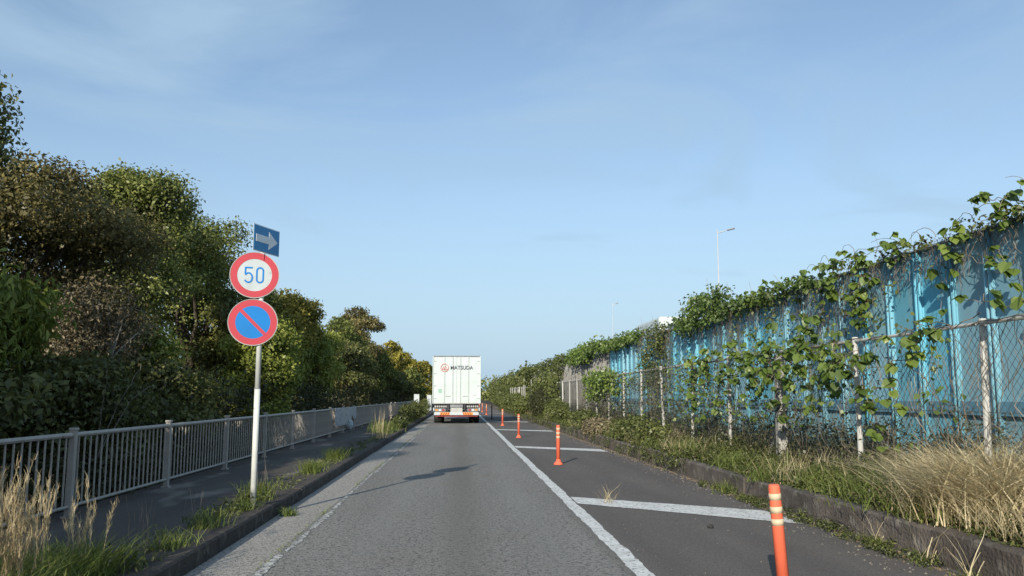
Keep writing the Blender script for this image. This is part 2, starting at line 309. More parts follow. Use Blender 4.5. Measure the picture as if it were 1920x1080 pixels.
# ------------------------------------------------------------ ground and road
g = MB(); g._add([(-1500, -300, -0.35), (1500, -300, -0.35), (1500, 2500, -0.35), (-1500, 2500, -0.35)], [(0, 1, 2, 3)])
tag(g.build('ground', M['far_ground']), kind='structure')
strip(-1.62, 1.52, -12, 600, 0.0, 'road', M['asphalt'])
strip(1.52, 4.2, -12, 600, -0.001, 'road_shoulder', M['shoulder'])
strip(-2.2, -1.62, -12, 600, -0.002, 'gutter', M['gutter'])
g = MB(); g.box((1.0, 290, -0.2), (6.5, 606, 0.36)); tag(g.build('road_bed', M['soil']), kind='structure')
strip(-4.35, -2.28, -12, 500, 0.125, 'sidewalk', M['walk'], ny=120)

def sheet(poly, z, mb): mb._add([(x, y, z) for x, y in poly], [tuple(range(len(poly)))])
def painted_line(xc, w, y0, y1, name, m, jit, step=0.06, far=30):
    vs = []; fs = []; y = y0; a = b = 0
    while y < y1:
        a = a*.6+random.gauss(0, jit); b = b*.6+random.gauss(0, jit)
        vs += [(xc-w/2+a, y, .004), (xc+w/2+b, y, .004)]; y += step*max(1, y/far*6)
    fs = [(2*i, 2*i+1, 2*i+3, 2*i+2) for i in range(len(vs)//2-1)]
    me = bpy.data.meshes.new(name); me.from_pydata(vs, [], fs); me.update()
    return tag(link(name, me, m), kind='structure')
painted_line(1.45, .145, -2, 400, 'lane_line', M['line'], .006)
# worn line on the left: broken flakes
y = -2
vs = []; fs = []
while y < 300:
    ln = random.uniform(.3, 1.6)*(1+y/40); 
    if random.random() < .93:
        n = max(3, int(ln/.06)); x0 = -1.56+random.uniform(-.02, .02); w = random.uniform(.045, .08); b0 = len(vs)
        for i in range(n+1):
            k = abs(math.sin(math.pi*i/n))**.2
            vs += [(x0-w/2*k+random.gauss(0, .008), y+ln*i/n, .004), (x0+w/2*k+random.gauss(0, .010), y+ln*i/n, .004)]
        fs += [(b0+2*i, b0+2*i+1, b0+2*i+3, b0+2*i+2) for i in range(n)]
    y += ln+random.uniform(.0, .07)
me = bpy.data.meshes.new('edge_line'); me.from_pydata(vs, [], fs); me.update(); tag(link('edge_line', me, M['lineworn']), kind='structure')
# cross bars of the hatching: each a painted marking
bars = [11.55, 23.9, 36.5, 49, 61.5, 74, 86.5, 99, 111, 124]
for i, yb in enumerate(bars):
    n = 24; top = []; bot = []
    for k in range(n+1):
        t = k/n; x = 1.535+t*2.22
        bot.append((x, yb-.25-1.95*t+random.gauss(0, .012), .004)); top.append((x, yb+.5-1.62*t+random.gauss(0, .012), .004))
    top[-1] = (3.72, top[-1][1], .004); 
    vs = bot+top; fs = [(k, k+1, n+1+k+1, n+1+k) for k in range(n)]
    me = bpy.data.meshes.new('hatch_bar'); me.from_pydata(vs, [], fs); me.update(); tag(link('hatch_bar', me, M['line']), kind='structure')

# kerbs: blocks laid end to end
def kerb(xface, side, h, w, blk, y0, y1, m, jit, zb=0.0, nmax=40):
    root = bpy.data.objects.new('kerb', None); COL.objects.link(root); tag(root, kind='structure')
    b = .015
    prof = [(0, -.1), (0.012, h-.02), (.03, h), (w, h), (w, -.1)]
    prof = [(side*u, v) for u, v in prof]
    me0 = MB().prism(prof, 'y', 0.0, blk-.012).mesh('kerb_block'); me0.materials.append(m)
    y = y0; n = 0
    while y < y1 and n < nmax:
        o = link('kerb_block', me0, None, root, (xface+random.gauss(0, jit), y, random.gauss(0, jit*.7)), (random.gauss(0, jit*.4), random.gauss(0, jit*1.2), random.gauss(0, jit*.5)))
        y += blk; n += 1
    rest = MB()
    while y < y1:
        rest.prism([(xface+u, v) for u, v in prof], 'y', y, y+5.98); y += 6
    tag(rest.build('kerb_block', m, root), kind='stuff')
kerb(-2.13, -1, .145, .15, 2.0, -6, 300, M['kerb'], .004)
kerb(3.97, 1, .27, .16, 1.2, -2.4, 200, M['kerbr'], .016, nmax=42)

# verge on the right, embankment behind the wall, slope on the left
def terrain(name, prof, y0, y1, m, ny=80, zj=.03):
    ys = np.linspace(0, 1, ny)**1.8*(y1-y0)+y0; n = len(prof)
    vs = [(x+random.uniform(-.03, .03)*(0 < j < n-1), y, z+random.uniform(-zj, zj)*(0 < j < n-1)) for y in ys for j, (x, z) in enumerate(prof)]
    fs = [(i*n+j, i*n+j+1, (i+1)*n+j+1, (i+1)*n+j) for i in range(ny-1) for j in range(n-1)]
    me = bpy.data.meshes.new(name); me.from_pydata(vs, [], fs); me.update(); return tag(link(name, me, m), kind='structure')
terrain('verge', [(4.08, -.3), (4.1, .235), (4.4, .29), (4.8, .34), (5.3, .36), (6, .33), (6.6, .3), (7.15, .27), (7.7, .25)], -12, 500, M['soil'], 120)
terrain('embankment', [(7.7, .2), (9.0, .6), (11, 3.2), (12.3, 4.2), (32, 4.25), (38, .0), (39, -.4)], -12, 700, M['far_ground'], 40, .05)
strip(12.6, 31.5, -12, 700, 4.32, 'expressway', M['asphalt'], ny=30)
terrain('bank', [(-2.275, .0), (-2.28, .13), (-2.285, .134), (-2.3, .128)], -12, 500, M['soil'], 60, 0)
terrain('woodland_floor', [(-40, .6), (-14, .3), (-9, .1), (-6, -.05), (-4.8, .0), (-4.35, .13), (-4.34, -.3)], -40, 500, M['soil'], 90, .05)

# ------------------------------------------------------------ left railing
def railing():
    X = -4.08; y0 = 9.4-9; sp = 3.0; nspan = 27
    t = thing('railing', 'long grey metal pedestrian railing of thin upright bars beside the shaded sidewalk', 'railing', (X, y0, .125))
    pm = MB().box((0, 0, .44), (.065, .075, .92), bev=.006).box((0, 0, .915), (.078, .088, .03), bev=.008).box((0, 0, .01), (.11, .12, .02)).mesh('post'); pm.materials.append(M['rail'])
    rail = MB().tube([(0, .035, 0), (0, sp-.035, 0)], .026, 8).mesh('top_rail'); rail.materials.append(M['rail'])
    low = MB().tube([(0, .035, 0), (0, sp-.035, 0)], .018, 8).mesh('bottom_rail'); low.materials.append(M['rail'])
    bar = MB().tube([(0, 0, .12), (0, 0, .835)], .0108, 6).mesh('bar'); bar.materials.append(M['rail'])
    nb = 19; cnt = 0; far = MB()
    for i in range(nspan+1):
        y = i*sp; link('post', pm, None, t, (0, y, 0), (random.gauss(0, .006), random.gauss(0, .008), 0))
        if i == nspan: break
        link('top_rail', rail, None, t, (0, y, .855)); link('bottom_rail', low, None, t, (0, y, .115))
        for k in range(1, nb+1):
            yy = y+k*sp/(nb+1)
            if y+y0 > 3 and cnt < 290: link('bar', bar, None, t, (0, yy, 0)); cnt += 1
            else: far.tube([(0, yy, .12), (0, yy, .84)], .0108, 4, False)
    tag(far.build('bar', M['rail'], t), kind='stuff')
railing()
# faded banner on the railing, torn at its lower edge
vs = []; fs = []; n = 26
for i in range(n+1):
    u = i/n; yy = 28+5.6*u; lowz = .52+.12*math.sin(u*9)*(u > .5)+(.18*math.sin(u*14)**2 if u > .6 else 0)
    xx = -4.01+.012*math.sin(u*22)
    vs += [(xx, yy, 1.0), (xx+.012*math.sin(i), yy, .75), (xx+.01*math.cos(i), yy, lowz-.1)]
for i in range(n):
    for j in range(2): a = i*3+j; fs.append((a, a+3, a+4, a+1))
me = bpy.data.meshes.new('banner'); me.from_pydata(vs, [], fs); me.update()
bo = link('banner', me, M['banner']); sm = bo.modifiers.new('s', 'SOLIDIFY'); sm.thickness = .004
tag(bo, 'faded whitish cloth banner with torn lower edge tied to the grey railing', 'banner')
bg_ = MB(); pts = [(-4.1, 31.7, .45)]
pb = bpy.data.meshes.new('bag'); bm = bmesh.new(); bmesh.ops.create_icosphere(bm, subdivisions=3, radius=1)
for v in bm.verts: v.co = Vector((v.co.x*.1, v.co.y*.28, v.co.z*.2*(1-.3*v.co.z)))+v.co.normalized()*random.gauss(0, .012)
bm.to_mesh(pb); bm.free()
tag(link('plastic_bag', pb, M['signwhite'], None, (-3.96, 31.4, .42)), 'crumpled white bag caught on the railing just under the banner', 'bag')

# ------------------------------------------------------------ road sign
def ribbon(mb, pts, w, y0, y1):
    """flat stroke through 2-D points (x,z), extruded y0..y1"""
    P = [Vector(p) for p in pts]; Lf = []; Rt = []
    for i, p in enumerate(P):
        t = (P[min(i+1, len(P)-1)]-P[max(i-1, 0)]).normalized(); nn = Vector((-t.y, t.x))*w/2
        Lf.append(p+nn); Rt.append(p-nn)
    for i in range(len(P)-1):
        q = [Lf[i], Lf[i+1], Rt[i+1], Rt[i]]
        mb._add([(a.x, y0, a.y) for a in q]+[(a.x, y1, a.y) for a in q], [(0, 1, 2, 3), (7, 6, 5, 4), (0, 4, 5, 1), (1, 5, 6, 2), (2, 6, 7, 3), (3, 7, 4, 0)])
def arc(cx, cz, rx, rz, a0, a1, n=14): return [(cx+rx*math.cos(R(a0+(a1-a0)*i/n)), cz+rz*math.sin(R(a0+(a1-a0)*i/n))) for i in range(n+1)]
def disc(r, y0, y1, n=48, sx=1.0): return MB().prism([(r*sx*math.cos(2*math.pi*i/n), r*math.sin(2*math.pi*i/n)) for i in range(n)], 'y', y0, y1)
def ring(r0, r1, y0, y1, n=64, sx=1.0):
    mb = MB(); vs = []
    for y in (y0, y1):
        for r in (r0, r1): vs += [(r*sx*math.cos(2*math.pi*i/n), y, r*math.sin(2*math.pi*i/n)) for i in range(n)]
    fs = []
    for i in range(n):
        j = (i+1) % n; fs += [(i, j, n+j, n+i), (2*n+i, 3*n+i, 3*n+j, 2*n+j), (n+i, n+j, 3*n+j, 3*n+i), (i, 2*n+i, 2*n+j, j)]
    return mb._add(vs, fs)
SX, SY = -2.35, 10.12
t = thing('road_sign', 'white pole carrying three traffic signs: one way arrow, speed limit 50, no parking', 'road sign', (SX, SY, .125))
MB().tube([(0, 0, -.05), (.002, 0, 1.35)], .034, 16).build('pole', M['pole'], t, smooth=True)
MB().tube([(.002, 0, 1.355), (.005, 0, 3.18)], .0305, 16).tube([(.005, 0, 3.18), (.005, 0, 3.195)], .033, 16).build('pole', M['pole'], t, smooth=True)
MB().tube([(0, 0, 1.345), (0, 0, 1.358)], .036, 16).build('pole_joint', M['tgrey'], t)
MB().tube([(0, 0, -.01), (0, 0, .015)], .06, 16).build('base_collar', M['kerb'], t)
def plate_disc(zc, kind):
    o = bpy.data.objects.new(kind, None); COL.objects.link(o); o.parent = t
    o.location = (-.095, -.055, zc); o.rotation_euler = (R(1), 0, R(13))
    o.empty_display_size = .1
    return o
r = .272; sx = 1.03
for zc, name in ((2.67, 'speed_sign'), (2.115, 'no_parking_sign')):
    pl = disc(r, -.001, .003, 64, sx); lb = MB()
    p = pl.build(name, M['signwhite'], t, (-.065, -.06, zc), (R(1), 0, R(13)))
    p['label'] = 'round speed limit sign reading 50' if name == 'speed_sign' else 'round no parking sign, blue with red ring and slash'
    ring(r*.70 if name == 'speed_sign' else r*.70, r*.965, -.0045, -.0012, 64, sx).build('red_ring', M['signred'], p)
    ring(r*.978, r*1.0, -.006, .006, 64, sx).build('rim', M['signback'], p)
    MB().box((.085, .03, .09), (.10, .03, .035)).box((.085, .03, -.09), (.10, .03, .035)).build('bracket', M['signback'], p)
    if name == 'speed_sign':
        w = .019; mb = MB()
        h = .095
        five = [(-.020, h-.009), (-.105, h-.009)]
        ribbon(mb, [(-.024, h-.0095), (-.112, h-.0095)], w, -.0045, -.0012)
        ribbon(mb, [(-.1035, h), (-.1055, .012)], w, -.0046, -.0013)
        ribbon(mb, [(-.106, .006)]+arc(-.068, -.033, .042, .056, 140, -60, 18)+arc(-.068, -.033, .046, .054, -70, -150, 8), w, -.0047, -.0014)
        mb.build('digit_five', M['signblue'], p)
        mb = MB(); zx = .060; rr = .036
        ribbon(mb, arc(zx, h-rr-.008, rr, rr, 0, 180)+arc(zx, -h+rr+.008, rr, rr, 180, 360)+[(zx+rr, h-rr-.008), (zx+rr, h-rr)], w, -.0045, -.0012)
        mb.build('digit_zero', M['signblue'], p)
    else:
        disc(r*.70, -.0042, -.0012, 48, sx).build('blue_disc', M['signblue'], p)
        mb = MB(); ribbon(mb, [(-r*.52, r*.52), (r*.52, -r*.52)], .038, -.0062, -.0044); mb.build('slash', M['signred'], p)
# arrow sign: rectangle turned strongly
ya = R(70)
p = MB().box((0, .002, 0), (.55, .003, .315), bev=.001).build('arrow_sign', M['signgrey'], t, (.05, -.02, 3.09), (0, 0, ya)); p['label'] = 'blue one way sign with pale right arrow, turned side-on'
MB().box((0, -.003, 0), (.525, .003, .29)).build('blue_face', M['signnavy'], p)
mb = MB(); mb.prism([(-.225, -.043), (.04, -.043), (.04, -.105), (.225, 0), (.04, .105), (.04, .043), (-.225, .043)], 'y', -.008, -.005); mb.build('arrow', M['signgrey'], p)
MB().box((-.05, .02, .08), (.06, .03, .03)).box((-.05, .02, -.08), (.06, .03, .03)).build('bracket', M['signback'], p)

# ------------------------------------------------------------ delineator posts
def cyl(z0, z1, r0, r1, n=20): return MB().tube([(0, 0, z0), (0, 0, z1)], [r0, r1], n)
def delineator():
    t = thing('delineator_post', '', 'delineator post')
    MB().tube([(0, 0, 0), (0, 0, .015), (0, 0, .03), (0, 0, .06), (0, 0, .11)], [.10, .10, .085, .055, .043], 20).build('base', M['orange'], t, smooth=True)
    MB().tube([(0, 0, .11), (0, 0, .78), (0, 0, .80)], [.041, .038, .032], 20).build('tube', M['orange'], t, smooth=True)
    for z in (.72, .635, .555): MB().tube([(0, 0, z-.021), (0, 0, z+.021)], .0405, 20).build('reflective_band', M['reflect'], t, smooth=True)
    for k in range(3): MB().tube([(.075*math.cos(k*2.1), .075*math.sin(k*2.1), .01), (.075*math.cos(k*2.1), .075*math.sin(k*2.1), .04)], .012, 6).build('bolt', M['tgrey'], t)
    return t
def copy_tree(o, parent=None):
    c = o.copy(); COL.objects.link(c); c.parent = parent
    for ch in list(o.children): copy_tree(ch, c)
    return c
dp = delineator()
dl = [(2.15, 5.72, .0, -.062, 'nearest orange delineator post, cut by the bottom edge, with three cream bands', ),
      (2.02, 17.75, .0, .0, 'second orange delineator post from the camera, standing beyond the first white hatch bar'),
      (1.99, 29.3, 0, 0, 'third orange delineator post from the camera, just past the second white hatch bar'),
      (2.04, 41.5, 0, 0, 'fourth orange delineator post, standing level with the back of the truck'),
      (2.02, 66.5, 0, 0, 'small far orange delineator post seen just right of the truck'),
      (2.02, 79, 0, 0, 'tiny orange delineator post farther along beyond the truck'),
      (2.02, 91, 0, 0, 'farthest tiny orange delineator post beyond the truck')]
for i, (x, y, rx, ry, lab) in enumerate(dl):
    o = dp if i == 0 else copy_tree(dp)
    o.location = (x, y, 0); o.rotation_euler = (rx, ry, random.uniform(0, 6) if i else 0); tag(o, lab, 'delineator post', 'orange delineator posts along the hatched shoulder')
dp.scale = (1, 1, 1.0)
o = MB().tube([(0, 0, 0), (0.0, 0, .85)], .035, 12).tube([(0, 0, 0), (0, 0, .03)], .1, 12).build('bare_post', M['black'], None, (1.98, 54, 0)); tag(o, 'thin dark post standing alone between orange posts right of the truck', 'post')

# ------------------------------------------------------------ truck
TX, TY = -.19, 44.6
t = thing('box_truck', 'white box truck seen from behind with red emblem and lettering on its rear doors', 'truck', (TX, TY, 0))
def part(name, mb, m, par=None, **k): return mb.build(name, m, par or t, **k)
W2 = 1.225
part('cargo_box', MB().box((0, 4.6, 2.26), (2.45, 9.1, 2.42), bev=.02), M['twhite'])
part('roof_edge', MB().box((0, .03, 3.47), (2.47, .07, .06), bev=.01).box((-.34, 0, 3.452), (.12, .04, .03)).box((.33, 0, 3.452), (.12, .04, .03)), M['tgrey'])
for s in (-1, 1):
    d = part('rear_door', MB().box((s*.605, .02, 2.25), (1.195, .05, 2.36), bev=.008), M['twhite'])
    for z in (3.22, 2.58, 1.95, 1.3): MB().box((s*1.13, -.012, z), (.15, .02, .05)).build('hinge', M['tseam'], d)
    for xr in (.2,): 
        MB().tube([(s*xr, -.025, 1.09), (s*xr, -.025, 3.41)], .017, 8).build('lock_rod', M['tseam'], d)
    MB().tube([(s*.62, -.025, 1.09), (s*.62, -.025, 3.41)], .015, 8).build('lock_rod', M['tseam'], d)
    MB().box((s*.2, -.03, 1.28), (.04, .03, .16)).build('handle', M['tseam'], d)
    MB().box((s*.44, -.03, 1.42), (.26, .02, .025)).build('handle', M['tseam'], d)
part('door_gap', MB().box((0, -.003, 2.25), (.02, .01, 2.36)), M['tseam'])
for s in (-1, 1): part('corner_post', MB().box((s*1.222, -.005, 2.26), (.05, .09, 2.44), bev=.01), M['twhite'])
part('sticker', MB().box((-.86, -.012, 1.68), (.17, .006, .2)), M['sticker'])
part('sticker', MB().box((.93, -.012, 1.47), (.14, .006, .05)), M['tseam'])
part('bottom_sill', MB().box((0, .02, 1.045), (2.45, .12, .05), bev=.01), M['tsteel'])
lg = ring(.185, .215, -.026, -.012, 36).build('emblem_ring', M['tlogo'], t, (-.63, -.02, 2.88))
mb = MB(); ribbon(mb, [(-.13, -.09), (-.065, .06), (0, -.09)], .035, -.026, -.012); ribbon(mb, [(-.0, -.09), (.05, .10), (.13, -.09)], .035, -.026, -.012); ribbon(mb, [(-.14, -.1), (.14, -.1)], .025, -.026, -.012)
mb.build('emblem_mark', M['tlogo'], t, (-.63, -.02, 2.88))
def text(s, size, depth, m, parent, loc, name='lettering', sx=1, rot=(R(90), 0, 0)):
    cu = bpy.data.curves.new(name, 'FONT'); cu.body = s; cu.size = size; cu.extrude = depth; cu.offset = size*.008; cu.align_x = 'CENTER'; cu.align_y = 'CENTER'
    o = bpy.data.objects.new(name, cu); COL.objects.link(o); bpy.context.view_layer.update()
    me = bpy.data.meshes.new_from_object(o); bpy.data.objects.remove(o)
    me.materials.clear(); q = link(name, me, m, parent, loc, rot); q.scale = (sx, 1, 1); return q
text('MATSUDA', .27, .004, M['tletter'], t, (.25, -.052, 2.88), sx=.94)
# undercarriage
part('chassis_rail', MB().box((-.42, 4.6, .86), (.09, 9.2, .26)).box((.42, 4.6, .86), (.09, 9.2, .26)), M['tdark'])
part('lift_platform', MB().box((0, .08, .93), (.66, .05, .2)), M['tgrey'])
for s in (-1, 1):
    part('slatted_guard', MB().box((s*.82, .2, .93), (.62, .03, .19)), M['tsteel'])
    for k in range(5): part('guard_slot', MB().box((s*(.6+k*.11), .17, .93), (.03, .02, .17)), M['tdark'])
    tl = part('tail_light_cluster', MB().box((s*.84, .12, .70), (.56, .06, .17), bev=.01), M['tgrey'])
    for k, mm in enumerate(('tred', 'signwhite', 'chev')): MB().box((s*(.68+k*.17), .08, .70), (.13, .03, .11), bev=.008).build('lens', M[mm], tl)
    part('mudguard_stay', MB().box((s*.47, .13, .83), (.09, .05, .5)), M['tdark'])
    part('side_marker', MB().box((s*1.17, .05, .74), (.06, .05, .16)), M['signwhite'])
    mf = part('mudflap', MB().box((s*.88, .55, .48), (.5, .015, .42)), M['black'])
part('number_plate_panel', MB().box((0, .10, .70), (.62, .03, .22), bev=.005), M['tsteel'])
bp = part('rear_bumper', MB().box((0, .02, .52), (2.30, .09, .16), bev=.012), M['signwhite'])
for s in (-1, 1):
    c0 = s*.60; rf = MB().box((c0, -.03, .52), (.50, .006, .14)).build('reflector', M['chev'], bp)
    for k in range(4):
        mb = MB(); x0 = c0-.21+k*.12; sh = .07*s
        mb.prism([(x0-.02, .455), (x0+.03, .455), (x0+.03-sh, .585), (x0-.02-sh, .585)], 'y', -.0365, -.0335); mb.build('stripe', M['chevdark'], rf)
part('underrun_bar', MB().box((0, .1, .40), (2.2, .08, .07), bev=.01), M['tred'])
for yw in (1.9, 3.15, 8.6):
    for s in (-1, 1):
        wd = .5 if yw < 5 else .27
        w = MB().tube([(s*(1.2-wd), yw, .49), (s*(1.19-wd), yw, .49), (s*1.19, yw, .49), (s*1.2, yw, .49)], [.42, .49, .49, .42], 28).build('wheel', M['black'], t, smooth=True)
        MB().tube([(s*1.18, yw, .49), (s*1.215, yw, .49)], [.26, .2], 20).build('rim', M['tsteel'], w, smooth=True)
    part('axle', MB().tube([(-.8, yw, .49), (.8, yw, .49)], .08, 10), M['tdark'])
cb = part('cab', MB().box((0, 10.3, 1.75), (2.4, 1.9, 2.3), bev=.08), M['twhite'])
MB().box((0, 11.26, 2.15), (2.1, .04, .9), bev=.015).build('windscreen', M['glass'], cb)
for s in (-1, 1):
    MB().box((s*1.2, 10.5, 2.2), (.03, .9, .7), bev=.01).build('side_window', M['glass'], cb)
    m_ = MB().box((s*1.42, 11.15, 2.1), (.2, .08, .45), bev=.03).build('mirror', M['tdark'], cb)
    MB().tube([(s*1.2, 11.1, 2.3), (s*1.4, 11.15, 2.3)], .015, 6).build('mirror_arm', M['tdark'], m_)

# ------------------------------------------------------------ chain-link fence on the right
FX, FZ0, FH, FS = 5.12, .33, 1.8, 2.66
t = thing('chain_link_fence', 'chain link fence with pale posts standing in weeds before the blue wall', 'fence', (FX, 0, FZ0))
pm = MB().tube([(0, 0, -.3), (0, 0, FH)], .034, 10).tube([(0, 0, FH), (0, 0, FH+.02)], .04, 10).mesh('post'); pm.materials.append(M['post'])
rm = MB().tube([(0, .02, 0), (0, FS*.5, -.006), (0, FS-.02, 0)], .02, 8).mesh('top_rail'); rm.materials.append(M['post'])
mb = MB(); hh = FH-.08; ww = FS; stp = .105
def seg(p, q): mb.tube([(0.003*rs, p[0], p[1]), (0.003*rs, q[0], q[1])], .0025, 3, False)
for rs in (-1, 1):
    a = -hh
    while a < ww:
        # line y - a = z (or mirrored)
        y_0, y_1 = max(a, 0), min(a+hh, ww)
        if y_1 > y_0:
            if rs > 0: seg((y_0, y_0-a), (y_1, y_1-a))
            else: seg((ww-y_0, y_0-a), (ww-y_1, y_1-a))
        a += stp
nm = mb.mesh('mesh_panel'); nm.materials.append(M['wire'])
wm = MB().tube([(0, 0, 0), (0, FS, 0)], .003, 4).mesh('tension_wire'); wm.materials.append(M['wire'])
y = 8.15-FS*2
k = 0
while y < 62:
    if k != 4: link('post', pm, None, t, (0, y, 0), (random.gauss(0, .012), random.gauss(0, .014), 0))
    link('top_rail', rm, None, t, (0, y, FH-.03)); link('mesh_panel', nm, None, t, (0.03, y, .03))
    link('tension_wire', wm, None, t, (.03, y, FH*.5)); link('tension_wire', wm, None, t, (.03, y, .08))
    y += FS; k += 1
yc = 8.15+FS*2
MB().box((0, 0, .72), (.15, .15, 2.0), bev=.018).build('concrete_post', M['concrete_post'], t, (-.02, yc, 0), (0, R(.6), 0))['label'] = 'thick lichen-spotted concrete post'
MB().tube([(0.1, yc+.1, 1.5), (.25, yc+1.3, 0)], .03, 8).build('brace', M['post'], t)
o = MB().tube([(0, 0, -.3), (0, 0, 2.3)], .03, 10).build('end_post', M['post'], t, (0.02, 62.2, 0))
# farther pale stakes
t2 = thing('stake_fence', 'row of pale slender stakes half hidden by shrubs far along the verge', 'fence', (5.0, 66, .3))
sm_ = MB().tube([(0, 0, -.2), (0, 0, 1.9)], .03, 6).mesh('stake'); sm_.materials.append(M['post'])
for i in range(22): link('stake', sm_, None, t2, (random.gauss(0, .03), i*1.6, random.uniform(-.1, .1)), (random.gauss(0, .02), random.gauss(0, .02), 0))
link('rail', MB().tube([(0, -2, 1.8), (0, 34, 1.8)], .025, 6).mesh('rail'), M['post'], t2)

# ------------------------------------------------------------ blue wall
WX, WT = 7.2, 3.66
t = thing('noise_wall', 'tall blue sheet metal wall with paired upright ribs behind the chain link fence', 'wall', (WX, 0, .2))
PW = .91; HH = WT-.2
pnl = MB().box((.02, PW/2, HH/2), (.04, PW-.1, HH)).box((-.004, PW/2, HH*.5), (.008, .03, HH)).mesh('panel')
pnl = MB(); 
pnl.prism([(0.03, .07), (0.03, PW-.07), (.05, PW-.07), (.05, .07)], 'z', 0, HH)

pnl = pnl.mesh('panel'); pnl.materials.append(M['blue'])
rib = MB(); 
for yy in (-.048, .048): rib.tube([(-.004, yy, 0), (-.004, yy, HH-.02)], .032, 10)
rib.box((.035, 0, HH/2), (.03, .15, HH)); rib = rib.mesh('rib_pair'); rib.materials.append(M['bluerib'])
rib.polygons.foreach_set('use_smooth', [len(p.vertices) == 4 and abs(p.normal.z) < .1 and p.area > .05 and len(rib.polygons) > 0 for p in rib.polygons])
cap = MB().box((.015, PW/2, HH+.012), (.12, PW-.006, .03)).mesh('cap'); cap.materials.append(M['bluecap'])
shade_band = MB().box((-.0, PW/2, 1.02), (.045, PW-.16, .19)).mesh('rail'); shade_band.materials.append(M['blueshade'])  # dark strip standing in for a guardrail's shadow, not a rail of the wall
y = 6.6-PW*2
BY1 = 0
while y < 41:
    link('panel', pnl, None, t, (random.gauss(0, .004), y, 0), (0, random.gauss(0, .003), 0)); link('rib_pair', rib, None, t, (0, y, 0), (random.gauss(0, .002), 0, 0))
    link('cap', cap, None, t, (0, y, 0)); link('rail', shade_band, None, t, (0, y, 0)); y += PW  # each 'rail' here is one bay of the painted shadow strip
BY1 = y
# grey corrugated wall beyond
vs = []; fs = []; n = 0; yy = BY1+.02
while yy < 190:
    x = (0, .0, .09, .09)[n % 4]; vs += [(x, yy, 0), (x, yy, HH-.03)]; yy += (.09, .05, .09, .05)[n % 4]*(1 if yy < 90 else 2); n += 1
fs = [(2*i, 2*i+2, 2*i+3, 2*i+1) for i in range(n-1)]
me = bpy.data.meshes.new('grey_wall'); me.from_pydata(vs, [], fs); me.update()
o = link('corrugated_wall', me, M['greywall'], None, (WX, 0, .2)); s_ = o.modifiers.new('s', 'SOLIDIFY'); s_.thickness = .01
tag(o, 'weathered grey corrugated wall continuing far beyond the blue panels', 'wall')

# ------------------------------------------------------------ beyond the wall: lamps and bus
def lamp(x, y, zt, lab, k=1.0):
    t = thing('street_lamp', lab, 'street lamp', (x, y, 4.25), group='street lamps behind the wall'); h = zt-4.25
    MB().tube([(0, 0, 0), (0, 0, .6), (0, 0, h)], [.14*k, .11*k, .06*k], 12).build('pole', M['lamp'], t, smooth=True)
    MB().tube([(0, 0, h-.25), (.35, -.1, h-.18), (.65, -.2, h-.08)], [.04, .035, .03], 8).build('arm', M['lamp'], t)
    MB().box((.92, -.28, h-.03), (.55, .24, .09), (0, R(-12), R(-17)), bev=.03).build('lamp_head', M['tgrey'], t)
    return t
lamp(18.4, 59.5, 13.35, 'tall street lamp with slim head rising behind the blue wall', .6)
lamp(19.4, 108, 13.3, 'small distant street lamp behind the vine-topped wall', .7).scale = (.62, .62, 1)
t = thing('bus', 'white bus of which only the rounded roof shows above the vines on the wall', 'bus', (16.35, 64.5, 4.33))
MB().box((0, 4.5, 1.75), (2.35, 9, 2.9), bev=.22).build('body', M['twhite'], t)
MB().box((.1, -.005, 2.2), (1.2, .03, .8), bev=.01).build('rear_window', M['glass'], t)
for k in range(5):
    MB().box((-1.18, 1.3+k*1.6, 1.75), (.03, 1.3, .8), bev=.01).build('side_window', M['glass'], t)
for yy in (1.8, 7.2):
    for s in (-1, 1): MB().tube([(s*.85, yy, .48), (s*1.16, yy, .48)], .46, 20).build('wheel', M['black'], t)
for s in (-1, 1): MB().box((s*.95, -.01, 1.0), (.2, .04, .35), bev=.01).build('tail_light', M['tred'], t)

# small white marker boards on the left, seen past the railing
def marker(x, y, w, h, lab):
    t = thing('marker_board', lab, 'sign board', (x, y, .12))
    MB().box((0, 0, h/2+.12), (w, .05, h), bev=.01).build('board', M['signwhite'], t)
    MB().box((0, .03, .3), (.06, .04, .6)).build('stake', M['post'], t)
    for k in range(3): MB().box((random.uniform(-.03, .03), -.028, h*.75-k*h*.16+.1), (w*.3, .006, h*.07)).build('dark_mark', M['tgrey'], t)
marker(-2.72, 54, .33, 1.3, 'slim white upright board with small dark marks beside the kerb')
marker(-2.62, 73, .38, 1.3, 'farther white upright board partly hidden by weeds, close to the truck')

